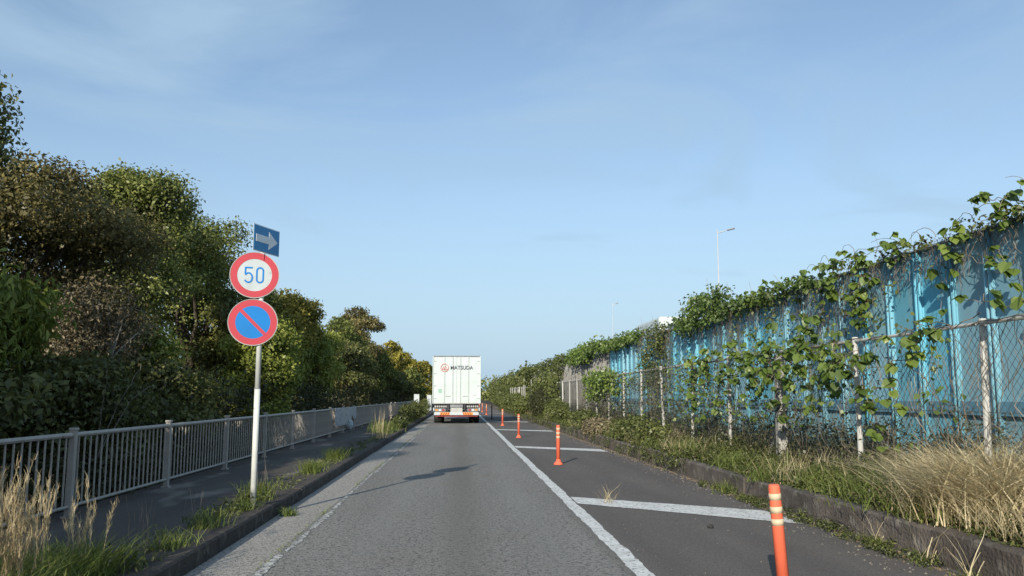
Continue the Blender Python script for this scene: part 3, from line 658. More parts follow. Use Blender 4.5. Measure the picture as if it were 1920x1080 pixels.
# ------------------------------------------------------------ vegetation
def limbs(mb, base, tops, r0, bend=.35, n=5):
    base = Vector(base)
    for tp in tops:
        tp = Vector(tp); pts = []; rad = []
        for i in range(n+1):
            u = i/n; p = base.lerp(tp, u)
            if 0 < i < n: p += Vector((random.gauss(0, bend), random.gauss(0, bend), random.gauss(0, bend*.5)))*(tp-base).length*.12
            pts.append(p); rad.append(max(.012, r0*(1-u*.85)))
        mb.tube(pts, rad, 7)
def tree(name, lab, x, y, ztop, zbot, rx, ry, m, n_leaf, size, cat='tree', group=None, nl=12, bark='bark', seed=None, aspect=.55, droop=.3, flatness=.46, shell=.2, sig=.17, lobes=None, per=26, x_in=None):
    t = thing(name, lab, cat, (x, y, 0), group=group)
    zc, rz = (ztop+zbot)/2, (ztop-zbot)/2
    if lobes is None:
        lobes = []
        for i in range(int(nl*1.6)):
            d = unit(rng.normal(0, 1, 3)); d[2] = abs(d[2])*1.3-.45 if rng.random() < .8 else d[2]; k = rng.uniform(.35, .86)
            lr = rng.uniform(.18, .42)
            c = np.array([d[0]*rx*k, d[1]*ry*k, zc+np.clip(d[2], -1, 1)*rz*(1-lr*flatness)*.95])
            lobes.append((c, (rx*lr*1.15, ry*lr*1.15, max(.25, rz*lr*flatness*1.2))))
        lobes.append((np.array([0, 0, zc]), (rx*.55, ry*.55, rz*.75)))
    else: lobes = [(np.array(c), r) for c, r in lobes]
    areas = np.array([(a*b+b*c+a*c) for _, (a, b, c) in lobes]); areas /= areas.sum()
    C = []; NN = []
    for (c, rr), a in zip(lobes, areas):
        k = max(4, int(n_leaf*a/per)); p, nn = ell_points(c, rr, k, up=.5, shell=shell); C.append(p); NN.append(nn)
    C = np.concatenate(C); NN = np.concatenate(NN)
    ok = C[:, 2] > zbot*.5; C, NN = C[ok], NN[ok]
    if x_in is not None: C[:, 0] = np.minimum(C[:, 0], x_in-x)
    q = clump_leaves(C, NN, sig, per, size, aspect, droop)
    cr = link('crown', quadmesh('crown', q), m, t)
    tb = MB(); th = max(zbot, .4)+rz*.5; r0 = .045+.022*ztop
    lean = random.uniform(-.3, .3)
    tb.tube([(0, 0, -.3), (lean*.2, 0, th*.4), (lean*.5, random.uniform(-.15, .15), th*.75), (lean, 0, th)], [r0*1.25, r0, r0*.85, r0*.6], 9)
    tb.build('trunk', M[bark], t, smooth=True)
    lb = MB(); sel = sorted(lobes, key=lambda l: -l[0][2])[:7]
    limbs(lb, (lean*.4, 0, th*.6), [tuple(c+np.array([0, 0, r[2]*.3])) for c, r in sel], r0*.45)
    lb.build('limb', M[bark], t, smooth=True)
    return t

GL = 'trees beyond the left railing'
trees = [
 # name, label, x, y, top, bot, rx, ry, mat, leaves, size, kw
 ('broadleaf_tree', 'leafy pale green tree with long drooping leaves nearest behind the railing', -6.6, 11.6, 3.5, .9, 1.35, 1.7, L_bright, 17000, .17, dict(aspect=.3, droop=1.0, sig=.2)),
 ('evergreen_tree', 'broad dark flat-topped tree with olive leaf tips at the upper left', -8.0, 15.8, 5.8, 2.7, 2.3, 3.2, L_olive, 44000, .09, dict(nl=20)),
 ('evergreen_tree', 'large dark tree whose green rounded tip rises above its olive neighbour', -8.4, 22.6, 7.6, 2.6, 1.7, 2.4, L_mid, 34000, .105, dict(nl=16)),
 ('evergreen_tree', 'tall fresh green tree just left of the blue arrow sign', -8.9, 28.6, 8.35, 1.6, 2.3, 3.4, L_mid, 40000, .11, dict(nl=18)),
 ('shrub_tree', 'dark tangled shrub under the flat-topped tree', -8.2, 17.5, 3.6, .5, 1.7, 3.4, L_dark, 20000, .12, dict(nl=14)),
 ('vine_covered_shrub', 'shrub draped in pinkish brown dry vines left of the round signs', -6.9, 16.2, 3.75, 1.2, 1.1, 2.2, L_brown, 14000, .085, dict(nl=12, bark='palebark', aspect=.35)),
 ('shrub_tree', 'small yellow green shrub poking out of the brown vines', -6.5, 17.7, 2.75, 1.4, .7, .9, L_bright, 3500, .10, dict(nl=6)),
 ('hedge_shrub', 'low dark shrub directly behind the railing below the brown vines', -5.6, 12.6, 1.95, .1, 1.0, 2.6, L_dark, 18000, .10, dict(nl=14)),
 ('hedge_shrub', 'low rounded green shrub behind the railing left of the sign pole', -5.8, 17.2, 2.15, .1, 1.1, 2.6, L_dark, 15000, .10, dict(nl=14)),
 ('hedge_shrub', 'dark shrub behind the railing at the left edge of the picture', -5.9, 8.8, 2.3, .1, 1.2, 2.2, L_dark, 15000, .11, dict(nl=12)),
 ('broadleaf_tree', 'yellow-tipped spreading tree just right of the no parking sign', -7.2, 35.5, 5.9, 2.4, 1.5, 3.6, L_yell, 20000, .14, dict(nl=14)),
 ('evergreen_tree', 'dark tree standing directly behind the sign pole', -7.6, 29.5, 4.9, .6, 1.2, 3.0, L_dark, 18000, .13, dict(nl=12)),
 ('broadleaf_tree', 'bright green rounded tree behind the railing right of the sign pole', -6.0, 27.5, 4.0, .4, 1.25, 3.4, L_bright, 26000, .12, dict(nl=16)),
 ('broadleaf_tree', 'fresh green tree between the yellow-tipped tree and the layered pine', -6.7, 39.5, 4.9, .6, 1.3, 4.0, L_bright, 20000, .15, dict(nl=14)),
 ('evergreen_tree', 'dark round tree at the foot of the layered pine', -6.6, 51, 5.0, .5, 1.5, 5.0, L_dark, 16000, .17, dict(nl=14)),
 ('evergreen_tree', 'dull green broad tree right of the layered pine', -8.2, 66, 7.7, 1.5, 2.2, 5.0, L_olive, 15000, .20, dict(nl=14)),
 ('broadleaf_tree', 'mid green tree halfway down the far tree line', -7.0, 72, 6.2, .5, 1.8, 6.0, L_mid, 14000, .22, dict(nl=14)),
 ('broadleaf_tree', 'golden green tree left of the truck body', -7.3, 92, 7.7, .5, 2.2, 8.0, L_yell, 13000, .26, dict(nl=14)),
 ('broadleaf_tree', 'yellow green tree touching the left edge of the truck', -6.6, 118, 7.4, .5, 2.4, 10, L_yell, 10000, .32, dict(nl=14)),
 ('evergreen_tree', 'dark tree filling the dip between the arrow sign tree and the yellow-tipped tree', -8.0, 34.5, 6.1, 1.0, 1.6, 3.0, L_mid, 18000, .135, dict(nl=12)),
 ('broadleaf_tree', 'mid green tree between the layered pine and its left neighbour', -7.6, 57, 6.5, .6, 1.6, 5.0, L_mid, 16000, .18, dict(nl=12)),
 ('broadleaf_tree', 'farthest yellow green tree peeking past the left edge of the truck', -6.2, 150, 8.2, .5, 3.0, 14, L_yell, 9000, .36, dict(nl=14)),
 ('evergreen_tree', 'dark green far tree under the golden tree line', -5.9, 108, 5.2, .3, 1.6, 10, L_mid, 9000, .28, dict(nl=14)),
 ('evergreen_tree', 'dark far tree low behind the end of the railing', -5.9, 82, 3.8, .2, 1.3, 8.0, L_dark, 9000, .24, dict(nl=14)),
]
for nme, lab, x, y, zt, zb, rx, ry, m, nlf, sz, kw in trees:
    tree(nme, lab, x, y, zt, zb, rx, ry, m, int(nlf), sz, group=GL, cat='shrub' if 'shrub' in nme else 'tree', **kw)
# layered pine
lo = [((0, 0, 8.1), (.8, 1.4, .38)), ((-.5, .6, 7.6), (1.0, 1.6, .33)), ((.8, -.5, 7.45), (1.1, 1.6, .3)), ((1.0, 0, 7.05), (1.2, 2.0, .28)), ((-1.2, 0, 6.9), (1.2, 1.8, .3)), ((0, 0, 6.3), (.7, 1.2, .3)),
      ((-.6, 0, 5.5), (1.6, 2.0, .5)), ((.6, .5, 5.0), (1.5, 2.2, .6))]
tree('pine_tree', 'flat-layered pine standing above the tree line between signs and truck', -8.5, 70, 8.4, 4, 1.8, 2, L_olive, 12000, .19, group=GL, lobes=lo, sig=.2)
# tree at the very left whose branch tips enter the frame
tree('evergreen_tree', 'dark branch tips of a near tree at the upper left picture edge', -6.68, 9.6, 6.9, 3.6, 1.0, 1.2, L_dark, 44000, .075, group=GL, lobes=[((.92, 0, 4.25), (.42, .8, .42)), ((.85, .1, 4.7), (.45, .7, .4)), ((.1, 0, 4.5), (.8, 1.0, .6)), ((-.55, 0, 5.6), (.8, 1.1, .6)), ((-.5, .4, 6.3), (.6, 1.1, .35)), ((-.9, 0, 6.7), (.5, .8, .3))])
# trees beside and behind the camera: they shade the sidewalk
for i, (x, y, h) in enumerate([(-6.9, 3.5, 4.9), (-6.8, -.5, 5.0), (-7.0, -4.5, 5.2), (-6.9, -9, 5.1), (-6.9, -13.5, 5.2), (-7.2, 7.0, 4.7)]):
    tree('evergreen_tree', 'dense tree of the same row beside the camera, outside the view', x, y, h, .3, 1.7, 2.7, L_dark, 12000, .2, group='trees beside the camera', nl=12)
# dark wood behind, read as one mass
C = []; NN = []
for i in range(520):
    y = rng.uniform(6, 190)**1.0; x = rng.uniform(-15, -9.3); z = rng.uniform(.2, 1)*min(4.6, 2.6+y*.05)
    C.append((x, y, z)); NN.append((.7, -.5, .3))
C = np.array(C); q = clump_leaves(C, np.array(NN), .75, 70, .3)
tag(link('woodland', quadmesh('woodland', q), L_dark), 'dark wood behind the roadside trees', 'woodland', kind='stuff')
# far end of the road
C = np.array([(rng.uniform(-40, 60), rng.uniform(260, 300), rng.uniform(0, 7)) for i in range(900)])
tag(link('far_woodland', quadmesh('far_woodland', clump_leaves(C, np.tile((0, -1, .3), (900, 1)), 1.4, 14, 1.0)), L_mid), 'distant belt of trees closing the road', 'woodland', kind='stuff')
# pale bare branches inside the canopy
def dead_branch(base, tops, r0, lab):
    t = thing('dead_branch', lab, 'dead branch', base, group='bare branches among the left trees'); b = Vector(base)
    for tp in tops:
        lb = MB(); pts = []; v = Vector(tp)-b; n = 12; w = Vector((0, 0, 0)); rad = []
        for i in range(n+1):
            u = i/n; w += Vector((random.gauss(0, 1), random.gauss(0, 1), random.gauss(0, 1)))*v.length*.013
            pts.append(v*u+w*math.sin(math.pi*min(1, u*1.2)*.5)+Vector((0, 0, .15*math.sin(math.pi*u)*v.length))); rad.append(max(.004, r0*(1-u*.9)))
        lb.tube(pts, rad, 6); lb.build('branch', M['palebark'], t, smooth=True)
dead_branch((-7.0, 12.9, 3.3), [(-7.5, 12.5, 4.3), (-6.6, 12.4, 4.0), (-7.3, 13.5, 4.2)], .028, 'pale crooked bare branches in the dark hollow at the upper left')
dead_branch((-5.8, 14.6, 2.0), [(-5.5, 14.2, 2.8), (-5.7, 15.3, 2.9), (-5.4, 15.8, 2.5), (-5.6, 13.8, 2.6)], .014, 'grey leafless twigs above the low shrubs left of the sign pole')
dead_branch((-4.9, 12.0, .5), [(-4.6, 11.7, 1.7), (-4.7, 12.8, 1.8), (-4.65, 13.4, 1.5)], .011, 'thin bare twigs rising just behind the railing top')

# undergrowth below the left railing
def carpet(n, xr, yr, zf, h, size, m, name, lab, per=20, sig=.1, ypow=1.8, aspect=.4, droop=.1, hpow=1.0):
    u = rng.random(n)**ypow; y = yr[0]+u*(yr[1]-yr[0]); x = rng.uniform(xr[0], xr[1], n)
    z = np.array([zf(a) for a in x]) + rng.random(n)**hpow*(h(x, y) if callable(h) else h)
    C = np.stack([x, y, z], 1); NN = np.tile((-.3, -.5, .8), (n, 1)).astype(float)
    P = clump_leaves(C, NN, sig, per, size, aspect, droop, .7)
    return P
q = np.concatenate([carpet(1500, (-6, -4.45), (4, 80), lambda x: .05, .5, .12, None, '', '', per=18, sig=.13), carpet(1500, (-7.6, -5.3), (13, 130), lambda x: .1, 1.7, .17, None, '', '', per=20, sig=.22, ypow=1.3)])
tag(link('undergrowth', quadmesh('undergrowth', q), L_weedd), 'dark undergrowth behind the railing', 'undergrowth', kind='stuff')

# right verge weeds
vz = lambda x: np.interp(x, [4.1, 4.8, 5.3, 6.6, 7.15], [.24, .34, .36, .3, .27])
nzf = lambda y, a, p: .5+.5*math.sin(y*a+p)*math.sin(y*a*.37+p*2)
hgt = lambda x, y: np.clip(.10+(x-4.15)*.32, .08, .5)*(0.55+.45*np.sin(y*1.7+x*2)*np.sin(y*.63+1))
parts = [carpet(3300, (4.1, 4.9), (5, 60), vz, hgt, .05, None, '', '', per=26, sig=.055, ypow=1.9)]
tag(link('weeds', quadmesh('weeds', np.concatenate(parts)), L_weed), 'low green weeds along the kerb top', 'weeds', kind='stuff')
q = carpet(4300, (4.75, 7.1), (6, 62), vz, lambda x, y: hgt(x, y)*(1+.9*np.clip(x-5.2, 0, 1)), .065, None, '', '', per=24, sig=.08, ypow=1.7)
tag(link('weeds', quadmesh('weeds', q), L_weedd), 'dark taller weeds below the fence and wall', 'weeds', kind='stuff')
q = np.concatenate([carpet(700, (3.9, 4.3), (15, 90), lambda x: .08, .26, .06, None, '', '', per=30, sig=.10, ypow=1.3),
                    carpet(150, (3.72, 3.96), (6.8, 13.5), lambda x: .0, .07, .035, None, '', '', per=26, sig=.035, ypow=1.0)])
tag(link('weeds', quadmesh('weeds', q), L_weed), 'weeds spilling over and below the right kerb', 'weeds', kind='stuff')

def blades(P, h, w, lean, curl, seg=4, wind=(0, 0)):
    """grass blades as ribbons: P (n,3); returns quads"""
    n = len(P); az = rng.uniform(0, 2*math.pi, n); w = w*rng.uniform(.55, 1.35, n); hh = h*rng.uniform(.55, 1.15, n); ln = np.abs(rng.normal(lean, lean*.5, n)); cu = rng.uniform(.4, 1.3, n)*curl
    dx = np.cos(az)+wind[0]; dy = np.sin(az)+wind[1]; sxv = -np.sin(az+rng.normal(0, 1, n)); syv = np.cos(az)
    rows = []
    for i in range(seg+1):
        u = i/seg; r = ln*u+cu*u*u; z = hh*(u-.35*cu*u**3/np.maximum(.3, 1))
        p = P+np.stack([dx*r*hh, dy*r*hh, z], 1); wd = w*(1-u)**.6+.0006
        s = np.stack([sxv, syv, np.zeros(n)], 1)*wd[:, None]/2
        p = p+rng.normal(0, .012, (n, 3))*u
        rows.append((p-s, p+s))
    q = [np.stack([rows[i][0], rows[i][1], rows[i+1][1], rows[i+1][0]], 1) for i in range(seg)]
    return np.stack(q, 1).reshape(-1, 4, 3), n, seg
def blade_mesh(name, q, n, seg):
    """blades with shared verts so that each blade is one island"""
    q = q.reshape(n, seg, 4, 3); vs = np.concatenate([q[:, :, [0, 1]].reshape(n, seg*2, 3), q[:, -1, [3, 2]].reshape(n, 2, 3)], 1)
    k = seg*2+2; me = bpy.data.meshes.new(name); me.vertices.add(n*k); me.vertices.foreach_set('co', vs.astype(np.float32).ravel())
    base = (np.arange(n)*k)[:, None, None]; idx = np.array([[2*i, 2*i+1, 2*i+3, 2*i+2] for i in range(seg)])[None]
    li = (base+idx).reshape(-1).astype(np.int32); me.loops.add(len(li)); me.loops.foreach_set('vertex_index', li)
    me.polygons.add(n*seg); me.polygons.foreach_set('loop_start', np.arange(0, len(li), 4, dtype=np.int32)); me.update(calc_edges=True); return me
def tuft(x, y, z, r, n, h, w, lean, curl, m, name, lab, cat='grass clump', wind=(0, 0), group=None, seg=4, stretch=1):
    P = rng.normal(0, 1, (n, 3))*np.array([r, r*stretch, 0]);
    q = blades(P, h, w, lean, curl, seg, wind); o = link(name, blade_mesh(name, *q), m, None, (x, y, z))
    return tag(o, lab, cat, group)
n = 5200; yy = 6+rng.random(n)**1.7*50; xx = 4.12+rng.random(n)**1.4*2.6; P = np.stack([xx, yy, vz(xx)], 1); k = np.sin(yy*1.3+xx*2)+np.sin(yy*.57) > -.5
tag(link('grass', blade_mesh('grass', *blades(P[k], .34, .009, .3, .5, 3)), G_green), 'green grass mixed through the right verge', 'grass', kind='stuff')
P = P[~k]; P = np.concatenate([P, P+rng.normal(0, .05, P.shape)*np.array([1, 1, 0])])
tag(link('dry_grass', blade_mesh('dry_grass', *blades(P, .42, .006, .3, .4, 3)), G_dry), 'dry stalks mixed through the right verge', 'grass', kind='stuff')
q = carpet(900, (4.15, 6.9), (6, 50), vz, hgt, .05, None, '', '', per=14, sig=.08, ypow=1.7)
tag(link('withered_weeds', quadmesh('withered_weeds', q), L_brown), 'withered brown weeds in the right verge', 'weeds', kind='stuff')
# dry grass mound lower right
GD = 'straw grass clumps on the right verge'
tuft(5.1, 8.0, .3, .26, 1600, .76, .012, .30, .8, G_dry, 'dry_grass', 'large straw-coloured grass clump around the foot of the nearest fence post', wind=(-.12, -.1), group=GD, stretch=1.3)
tuft(4.7, 7.5, .3, .25, 1500, .70, .012, .4, .95, G_dry, 'dry_grass', 'straw grass clump flopping over the kerb at the lower right picture edge', wind=(-.25, -.1), group=GD, stretch=1.3)
tuft(4.98, 8.7, .3, .17, 600, .55, .011, .35, .7, G_dry, 'dry_grass', 'straw grass clump with blades arching left, farthest left of the dry clumps', wind=(-.15, 0), group=GD)
tuft(5.4, 7.6, .3, .3, 1100, .75, .011, .35, .6, G_dry, 'dry_grass', 'straw grass clump behind the nearest fence post', wind=(-.3, 0), group=GD)
tuft(4.9, 9.3, .3, .35, 500, .42, .009, .35, .6, G_green, 'grass_clump', 'green grass clump mixed in at the left foot of the straw grass', wind=(-.3, 0))
tuft(4.8, 8.0, .3, .45, 700, .40, .009, .4, .6, G_green, 'grass_clump', 'green blades growing among the large straw clump')
GG = 'green grass tufts along the right kerb'
for x, y, n, h, lab in [(4.12, 11.6, 160, .24, 'green grass tuft on the kerb just behind the nearest orange post'), (3.92, 12.4, 140, .22, 'green grass tuft in the gutter left of the nearest orange post'),
                     (4.35, 16.4, 260, .34, 'bright yellow-green grass tuft beside the third fence post'), (4.4, 25, 300, .42, 'bright yellow-green grass tuft on the verge farther along'),
                     (4.3, 13.4, 200, .28, 'grass tuft in front of the concrete post'), (4.5, 10.5, 260, .26, 'grass tuft at the foot of the second pale fence post')]:
    tuft(x, y, vz(x) if x > 4.05 else .0, .13, n, h, .009, .35, .5, G_green, 'grass_tuft', lab, group=GG)
# grass sprigs on the shoulder
tuft(1.95, 11.35, 0, .04, 26, .26, .004, .5, .3, G_dry, 'grass_sprig', 'thin straw grass sprig growing through the nearest white hatch bar')
for x, y, lab in [(3.9, 8.0, 'dry bent stalks rooted at the kerb foot right of the hatch bar tip'), (3.88, 7.1, 'pair of dry stalks leaning over the kerb near the lower right corner'), (3.86, 6.45, 'single long dry stalk at the kerb foot in the lower right corner')]:
    tuft(x, y, 0, .03, 8, .42, .007, .4, .3, G_dry, 'dry_stalk', lab, wind=(.2, 0))
    tuft(x-.02, y+.02, 0, .04, 36, .09, .012, .6, .3, G_green, 'small_weed', {8.0: 'small green weed at the kerb foot right of the hatch bar tip', 7.1: 'small green weed below the pair of leaning dry stalks', 6.45: 'small green weed in the kerb foot at the lower right corner'}[y])

# left strip: tall dry grasses and weeds behind the kerb
GP = 'tall tan grasses at the lower left'
def plume_grass(x, y, lab, n=26, h=.78):
    t = thing('plume_grass', lab, 'tall grass', (x, y, .125), group=GP)
    P = rng.normal(0, .075, (n, 3)); P[:, 2] = 0
    q = blades(P, h, .008, .10, .12, 6); link('stem', blade_mesh('stem', *q), G_tan, t)['kind'] = 'stuff'
    # feathery heads along the upper stems: fine upright blades
    rr = q[0].reshape(n, 6, 4, 3); pts = []
    for i in range(n):
        for s_ in (3, 4, 5):
            a = (rr[i, s_, 0]+rr[i, s_, 1])/2; b = (rr[i, s_, 3]+rr[i, s_, 2])/2
            for k in range(12): pts.append(a+(b-a)*rng.random()+rng.normal(0, .004, 3))
    pts = np.array(pts); q2 = blades(pts, .085, .004, .10, .12, 2); link('seed_head', blade_mesh('seed_head', *q2), G_tan, t)['kind'] = 'stuff'
    P = rng.normal(0, .11, (260, 3)); P[:, 2] = 0
    q3 = blades(P, .34, .008, .3, .5, 4); link('blade', blade_mesh('blade', *q3), G_green, t)['kind'] = 'stuff'
plume_grass(-2.75, 4.9, 'tan plumed grass at the lower left picture corner', 20, .72)
plume_grass(-2.95, 5.45, 'tallest tan plumed grass, second from the left edge', 30, .80)
plume_grass(-2.72, 5.75, 'tan plumed grass third from the left edge, before the railing', 26, .72)
plume_grass(-2.60, 6.25, 'tan plumed grass with arching stems nearest the sign pole', 10, .66)
plume_grass(-3.05, 4.95, 'tan plumed grass touching the left picture edge', 26, .80)
plume_grass(-2.62, 5.25, 'tan plumed grass in front of the tallest plumes', 24, .62)
plume_grass(-3.25, 6.1, 'tan plumed grass leaning against the railing bars', 16, .75)
n = 2600; P = np.stack([rng.uniform(-3.3, -2.32, n), rng.uniform(4.2, 6.6, n), np.full(n, .125)], 1); P = P[(P[:, 0] < -2.35-(P[:, 1]-4.2)*.02)]
q = blades(P, .27, .010, .35, .5, 4)
tag(link('grass', blade_mesh('grass', *q), G_green), 'green grass around the tan plumes at the lower left', 'grass', kind='stuff')
# weeds along the left kerb strip
P = carpet(420, (-2.62, -2.30), (6.5, 60), lambda x: .14, .10, .06, None, '', '', per=16, sig=.05, ypow=1.4, aspect=.28)
keep = np.repeat(np.sin(P[::16, 0, 1]*2.1)+np.sin(P[::16, 0, 1]*.7+1) > -.35, 16)[:len(P)]; P = P[keep]
n = 1800; yy = 6.6+rng.random(n)**1.3*60; Pb = np.stack([rng.uniform(-2.62, -2.3, n), yy, np.full(n, .125)], 1)
Pb = Pb[(np.sin(Pb[:, 1]*1.3+.5)+np.sin(Pb[:, 1]*.47)) > -.1]
tag(link('weeds', quadmesh('weeds', P), L_weed), 'weeds along the left kerb strip', 'weeds', kind='stuff')
tag(link('grass', blade_mesh('grass', *blades(Pb, .13, .008, .3, .5, 3)), G_green), 'short grass along the left kerb strip', 'grass', kind='stuff')
GT = 'green grass tufts along the left kerb'
for x, y, n, h, lab in [(-2.48, 10.9, 220, .26, 'bright green grass tuft right beside the sign pole'), (-2.42, 9.9, 120, .16, 'small grass tuft hugging the foot of the sign pole'),
                        (-2.42, 8.6, 120, .2, 'grass tuft on the kerb left of the sign pole'), (-2.45, 14.6, 260, .26, 'green grass tuft by the kerb beyond the sign pole'), (-2.5, 17.5, 260, .28, 'larger green tuft farther along the left kerb'),
                        (-2.4, 7.5, 120, .18, 'small sprouting tuft midway between tan grasses and sign pole')]:
    tuft(x, y, .125, .09, n, h, .009, .35, .4, G_green, 'grass_tuft', lab, group=GT)
for x, y, h, lab in [(-2.5, 11.2, .55, 'few tall dry stems behind the sign pole'), (-2.75, 9.2, .38, 'thin seed stalk standing on the sidewalk left of the sign pole'), (-2.65, 7.6, .42, 'thin dry stalks between the tan grasses and sign pole'), (-2.9, 8.3, .35, 'lone thin stalk nearer the railing')]:
    tuft(x, y, .125, .05, 7, h, .005, .12, .1, G_stem, 'dry_stalk', lab)
tuft(-2.4, 26.3, .125, .10, 26, 1.05, .013, .10, .10, G_tan, 'reed_clump', 'tall straw reeds standing before the railing halfway to the truck')
tuft(-2.75, 31, .125, .25, 300, .5, .02, .3, .4, G_green, 'grass_clump', 'grass clump behind the straw reeds')
for i, (x, y, r_, h, m, lab) in enumerate([(-2.65, 43, .3, .9, L_weed, 'leafy roadside bush by the kerb before the white board'), (-2.6, 50, .3, 1.0, L_weed, 'leafy roadside bush right of the white board'), (-2.6, 62, .35, 1.1, L_weed, 'leafy bush close to the left side of the truck'), (-2.45, 35, .2, .45, L_weed, 'low bush at the kerb past the reeds')]):
    q = clump_leaves(ell_points((0, 0, h*.5), (r_, r_*6, h*.5), 110)[0], np.tile((0, -.5, .8), (110, 1)), .1, 22, .09)
    tag(link('bush', quadmesh('bush', q), m, None, (x, y, .1)), lab, 'bush', 'bushes along the left kerb')
# joint weeds in the gutter
n = 700; yy = 3+rng.random(n)**1.5*35; P = np.stack([-1.62+rng.normal(0, .018, n), yy, np.zeros(n)], 1); P = P[np.sin(yy*1.9)+np.sin(yy*.73+2) > -.3]
tag(link('joint_grass', blade_mesh('joint_grass', *blades(P, .035, .007, .5, .5, 2)), G_green), 'tiny grass in the gutter joint', 'grass', kind='stuff')
tuft(-2.0, 10.4, 0, .05, 90, .10, .012, .7, .3, G_green, 'small_weed', 'small grey-green weed growing in the gutter by the left kerb')

# ------------------------------------------------------------ vines
def leaf_shape(scale, lob=1):
    """broad heart leaf, folded on its midrib, stalk at origin, pointing -Z/-X"""
    out = [(0, 0), (.30, .02), (.50, .28), (.46, .58), (.24, .86), (0, 1.08)]
    vs = [(0, 0, 0), (0, .36, -.03), (0, .72, -.06), (0, 1.08, -.14)]; fs = []
    for s in (1, -1):
        b = len(vs); vs += [(s*.30, -.05, .06), (s*.52, .26, .11), (s*.47, .58, .07), (s*.24, .86, -.02)]
        f = [(0, b, b+1, 1), (1, b+1, b+2, 2), (2, b+2, b+3, 3)]; fs += f if s > 0 else [x[::-1] for x in f]
    me = bpy.data.meshes.new('leaf'); me.from_pydata([(x*scale, y*scale, z*scale) for x, y, z in vs], [], fs); me.update(); me.materials.append(L_kudzu); return me
LEAF = [leaf_shape(.125), leaf_shape(.15), leaf_shape(.10)]
def smooth_path(p0, p1, n, sag, wob):
    p0, p1 = Vector(p0), Vector(p1); pts = []
    for i in range(n+1):
        u = i/n; p = p0.lerp(p1, u)+Vector((random.gauss(0, wob), random.gauss(0, wob), random.gauss(0, wob)-sag*math.sin(math.pi*u))); pts.append(p)
    return pts
def vine(lab, strands, nleaf, xside, group, spread=.10, three=True, name='climbing_vine', rad=.006):
    """strands: list of (p0,p1,sag). Leaves are parts, in threes on thin stalks."""
    t = thing(name, lab, 'vine', strands[0][0], group=group); o0 = Vector(strands[0][0]); st = MB(); paths = []
    for p0, p1, sag in strands:
        pts = smooth_path(p0, p1, 10, sag, .035); paths.append(pts); st.tube([p-o0 for p in pts], [rad*(1-.5*i/10) for i in range(11)], 5)
    n = 0
    while n < nleaf:
        pts = random.choice(paths); u = random.random()*9.99; i = int(u); p = pts[i].lerp(pts[i+1], u-i)
        q = p+Vector((random.uniform(-.9, .4)*spread*xside, random.gauss(0, spread), random.gauss(.01, spread)))
        st.tube([p-o0, (p+q)/2-o0+Vector((0, 0, .02)), q-o0], .0025, 3, False)
        yawb = math.pi-.3+random.gauss(0, .8)
        for k in range(3 if three else 1):
            if n >= nleaf: break
            e = Euler((random.gauss(-.75, .35), random.gauss(0, .3), yawb+(k-1)*.9+random.gauss(0, .2)))
            l = link('leaf', random.choice(LEAF), None, t, q-o0, e); sc = random.uniform(.65, 1.15); l.scale = (sc, sc, sc); n += 1
    st.build('stem', G_stem, t); return t
GV = 'climbing vines on the right fence and wall'
ZW = WT
# on the wall top
vine('broad-leaved vine drooping over the wall top at the right picture edge', [((7.1, 9.6, ZW+.05), (7.1, 12.3, ZW+.0), -.05), ((7.05, 11.4, ZW+.05), (6.98, 11.6, ZW-.35), 0), ((7.1, 10.3, ZW+.2), (7.0, 11.0, ZW+.35), -.05)], 110, 1, GV)
vine('thickest broad-leaved vine heaped on the wall top with a hanging green tail', [((7.1, 12.5, ZW+.05), (7.1, 16.6, ZW+.1), -.12), ((7.1, 13.0, ZW+.2), (7.1, 16.4, ZW+.25), -.05), ((7.0, 14.1, ZW+.02), (6.95, 14.35, ZW-1.05), 0), ((7.0, 14.4, ZW+.0), (6.95, 14.5, ZW-.8), 0), ((7.05, 15.5, ZW), (6.95, 15.7, ZW-.3), 0)], 280, 1, GV, .13)
vine('leafy vine trailing along the wall top left of the thickest heap', [((7.1, 16.8, ZW+.05), (7.1, 22, ZW+.08), -.05), ((7.1, 18, ZW+.12), (7.1, 20.5, ZW+.2), -.05)], 150, 1, GV, .12)
# on the fence
FT = FZ0+FH
vine('bright vine leaves spread over the fence rail left of the nearest post', [((5.05, 8.0, FT+.0), (5.05, 9.6, FT+.05), .02), ((5.05, 8.9, FT+.05), (5.02, 9.3, FT-.25), 0)], 34, 1, GV, .09)
vine('few large sunlit leaves above the rail right of the nearest fence post', [((5.0, 7.2, FT+.12), (5.05, 8.2, FT+.22), .0)], 14, 1, GV, .07)
vine('big tangled vine covering the fence around the concrete post', [((5.05, 11.3, FT-.05), (5.05, 15.7, FT+.05), .05), ((5.03, 12.2, FT+.1), (5.03, 14.7, FT-.5), 0), ((5.03, 14.4, FT+.05), (5.03, 12.6, FT-.75), 0), ((5.03, 11.8, FT-.1), (5.03, 13.6, FT-.35), 0), ((5.03, 12.0, FT-.3), (5.03, 14.6, FT-1.0), 0)], 295, 1, GV, .24)
vine('vine leaves hanging low on the mesh right of the second pale post', [((5.03, 10.7, FT-.15), (5.03, 9.5, FT-.75), 0), ((5.03, 10.5, FT-.5), (5.03, 10.1, FT-1.3), 0)], 46, 1, GV, .13)
vine('second tangle of vine leaves on the mesh right of the concrete post', [((5.05, 10.9, FT), (5.05, 12.6, FT+.05), .04), ((5.03, 11.0, FT-.2), (5.03, 12.4, FT-.9), 0), ((5.03, 9.3, FT-.25), (5.03, 11.2, FT-.45), .05)], 130, 1, GV, .2)
vine('vine leaves along the rail between third pale post and concrete post', [((5.05, 14.5, FT-.1), (5.05, 17.6, FT+.05), .03), ((5.03, 15.6, FT-.2), (5.03, 16.8, FT-.8), 0)], 110, 1, GV, .2)
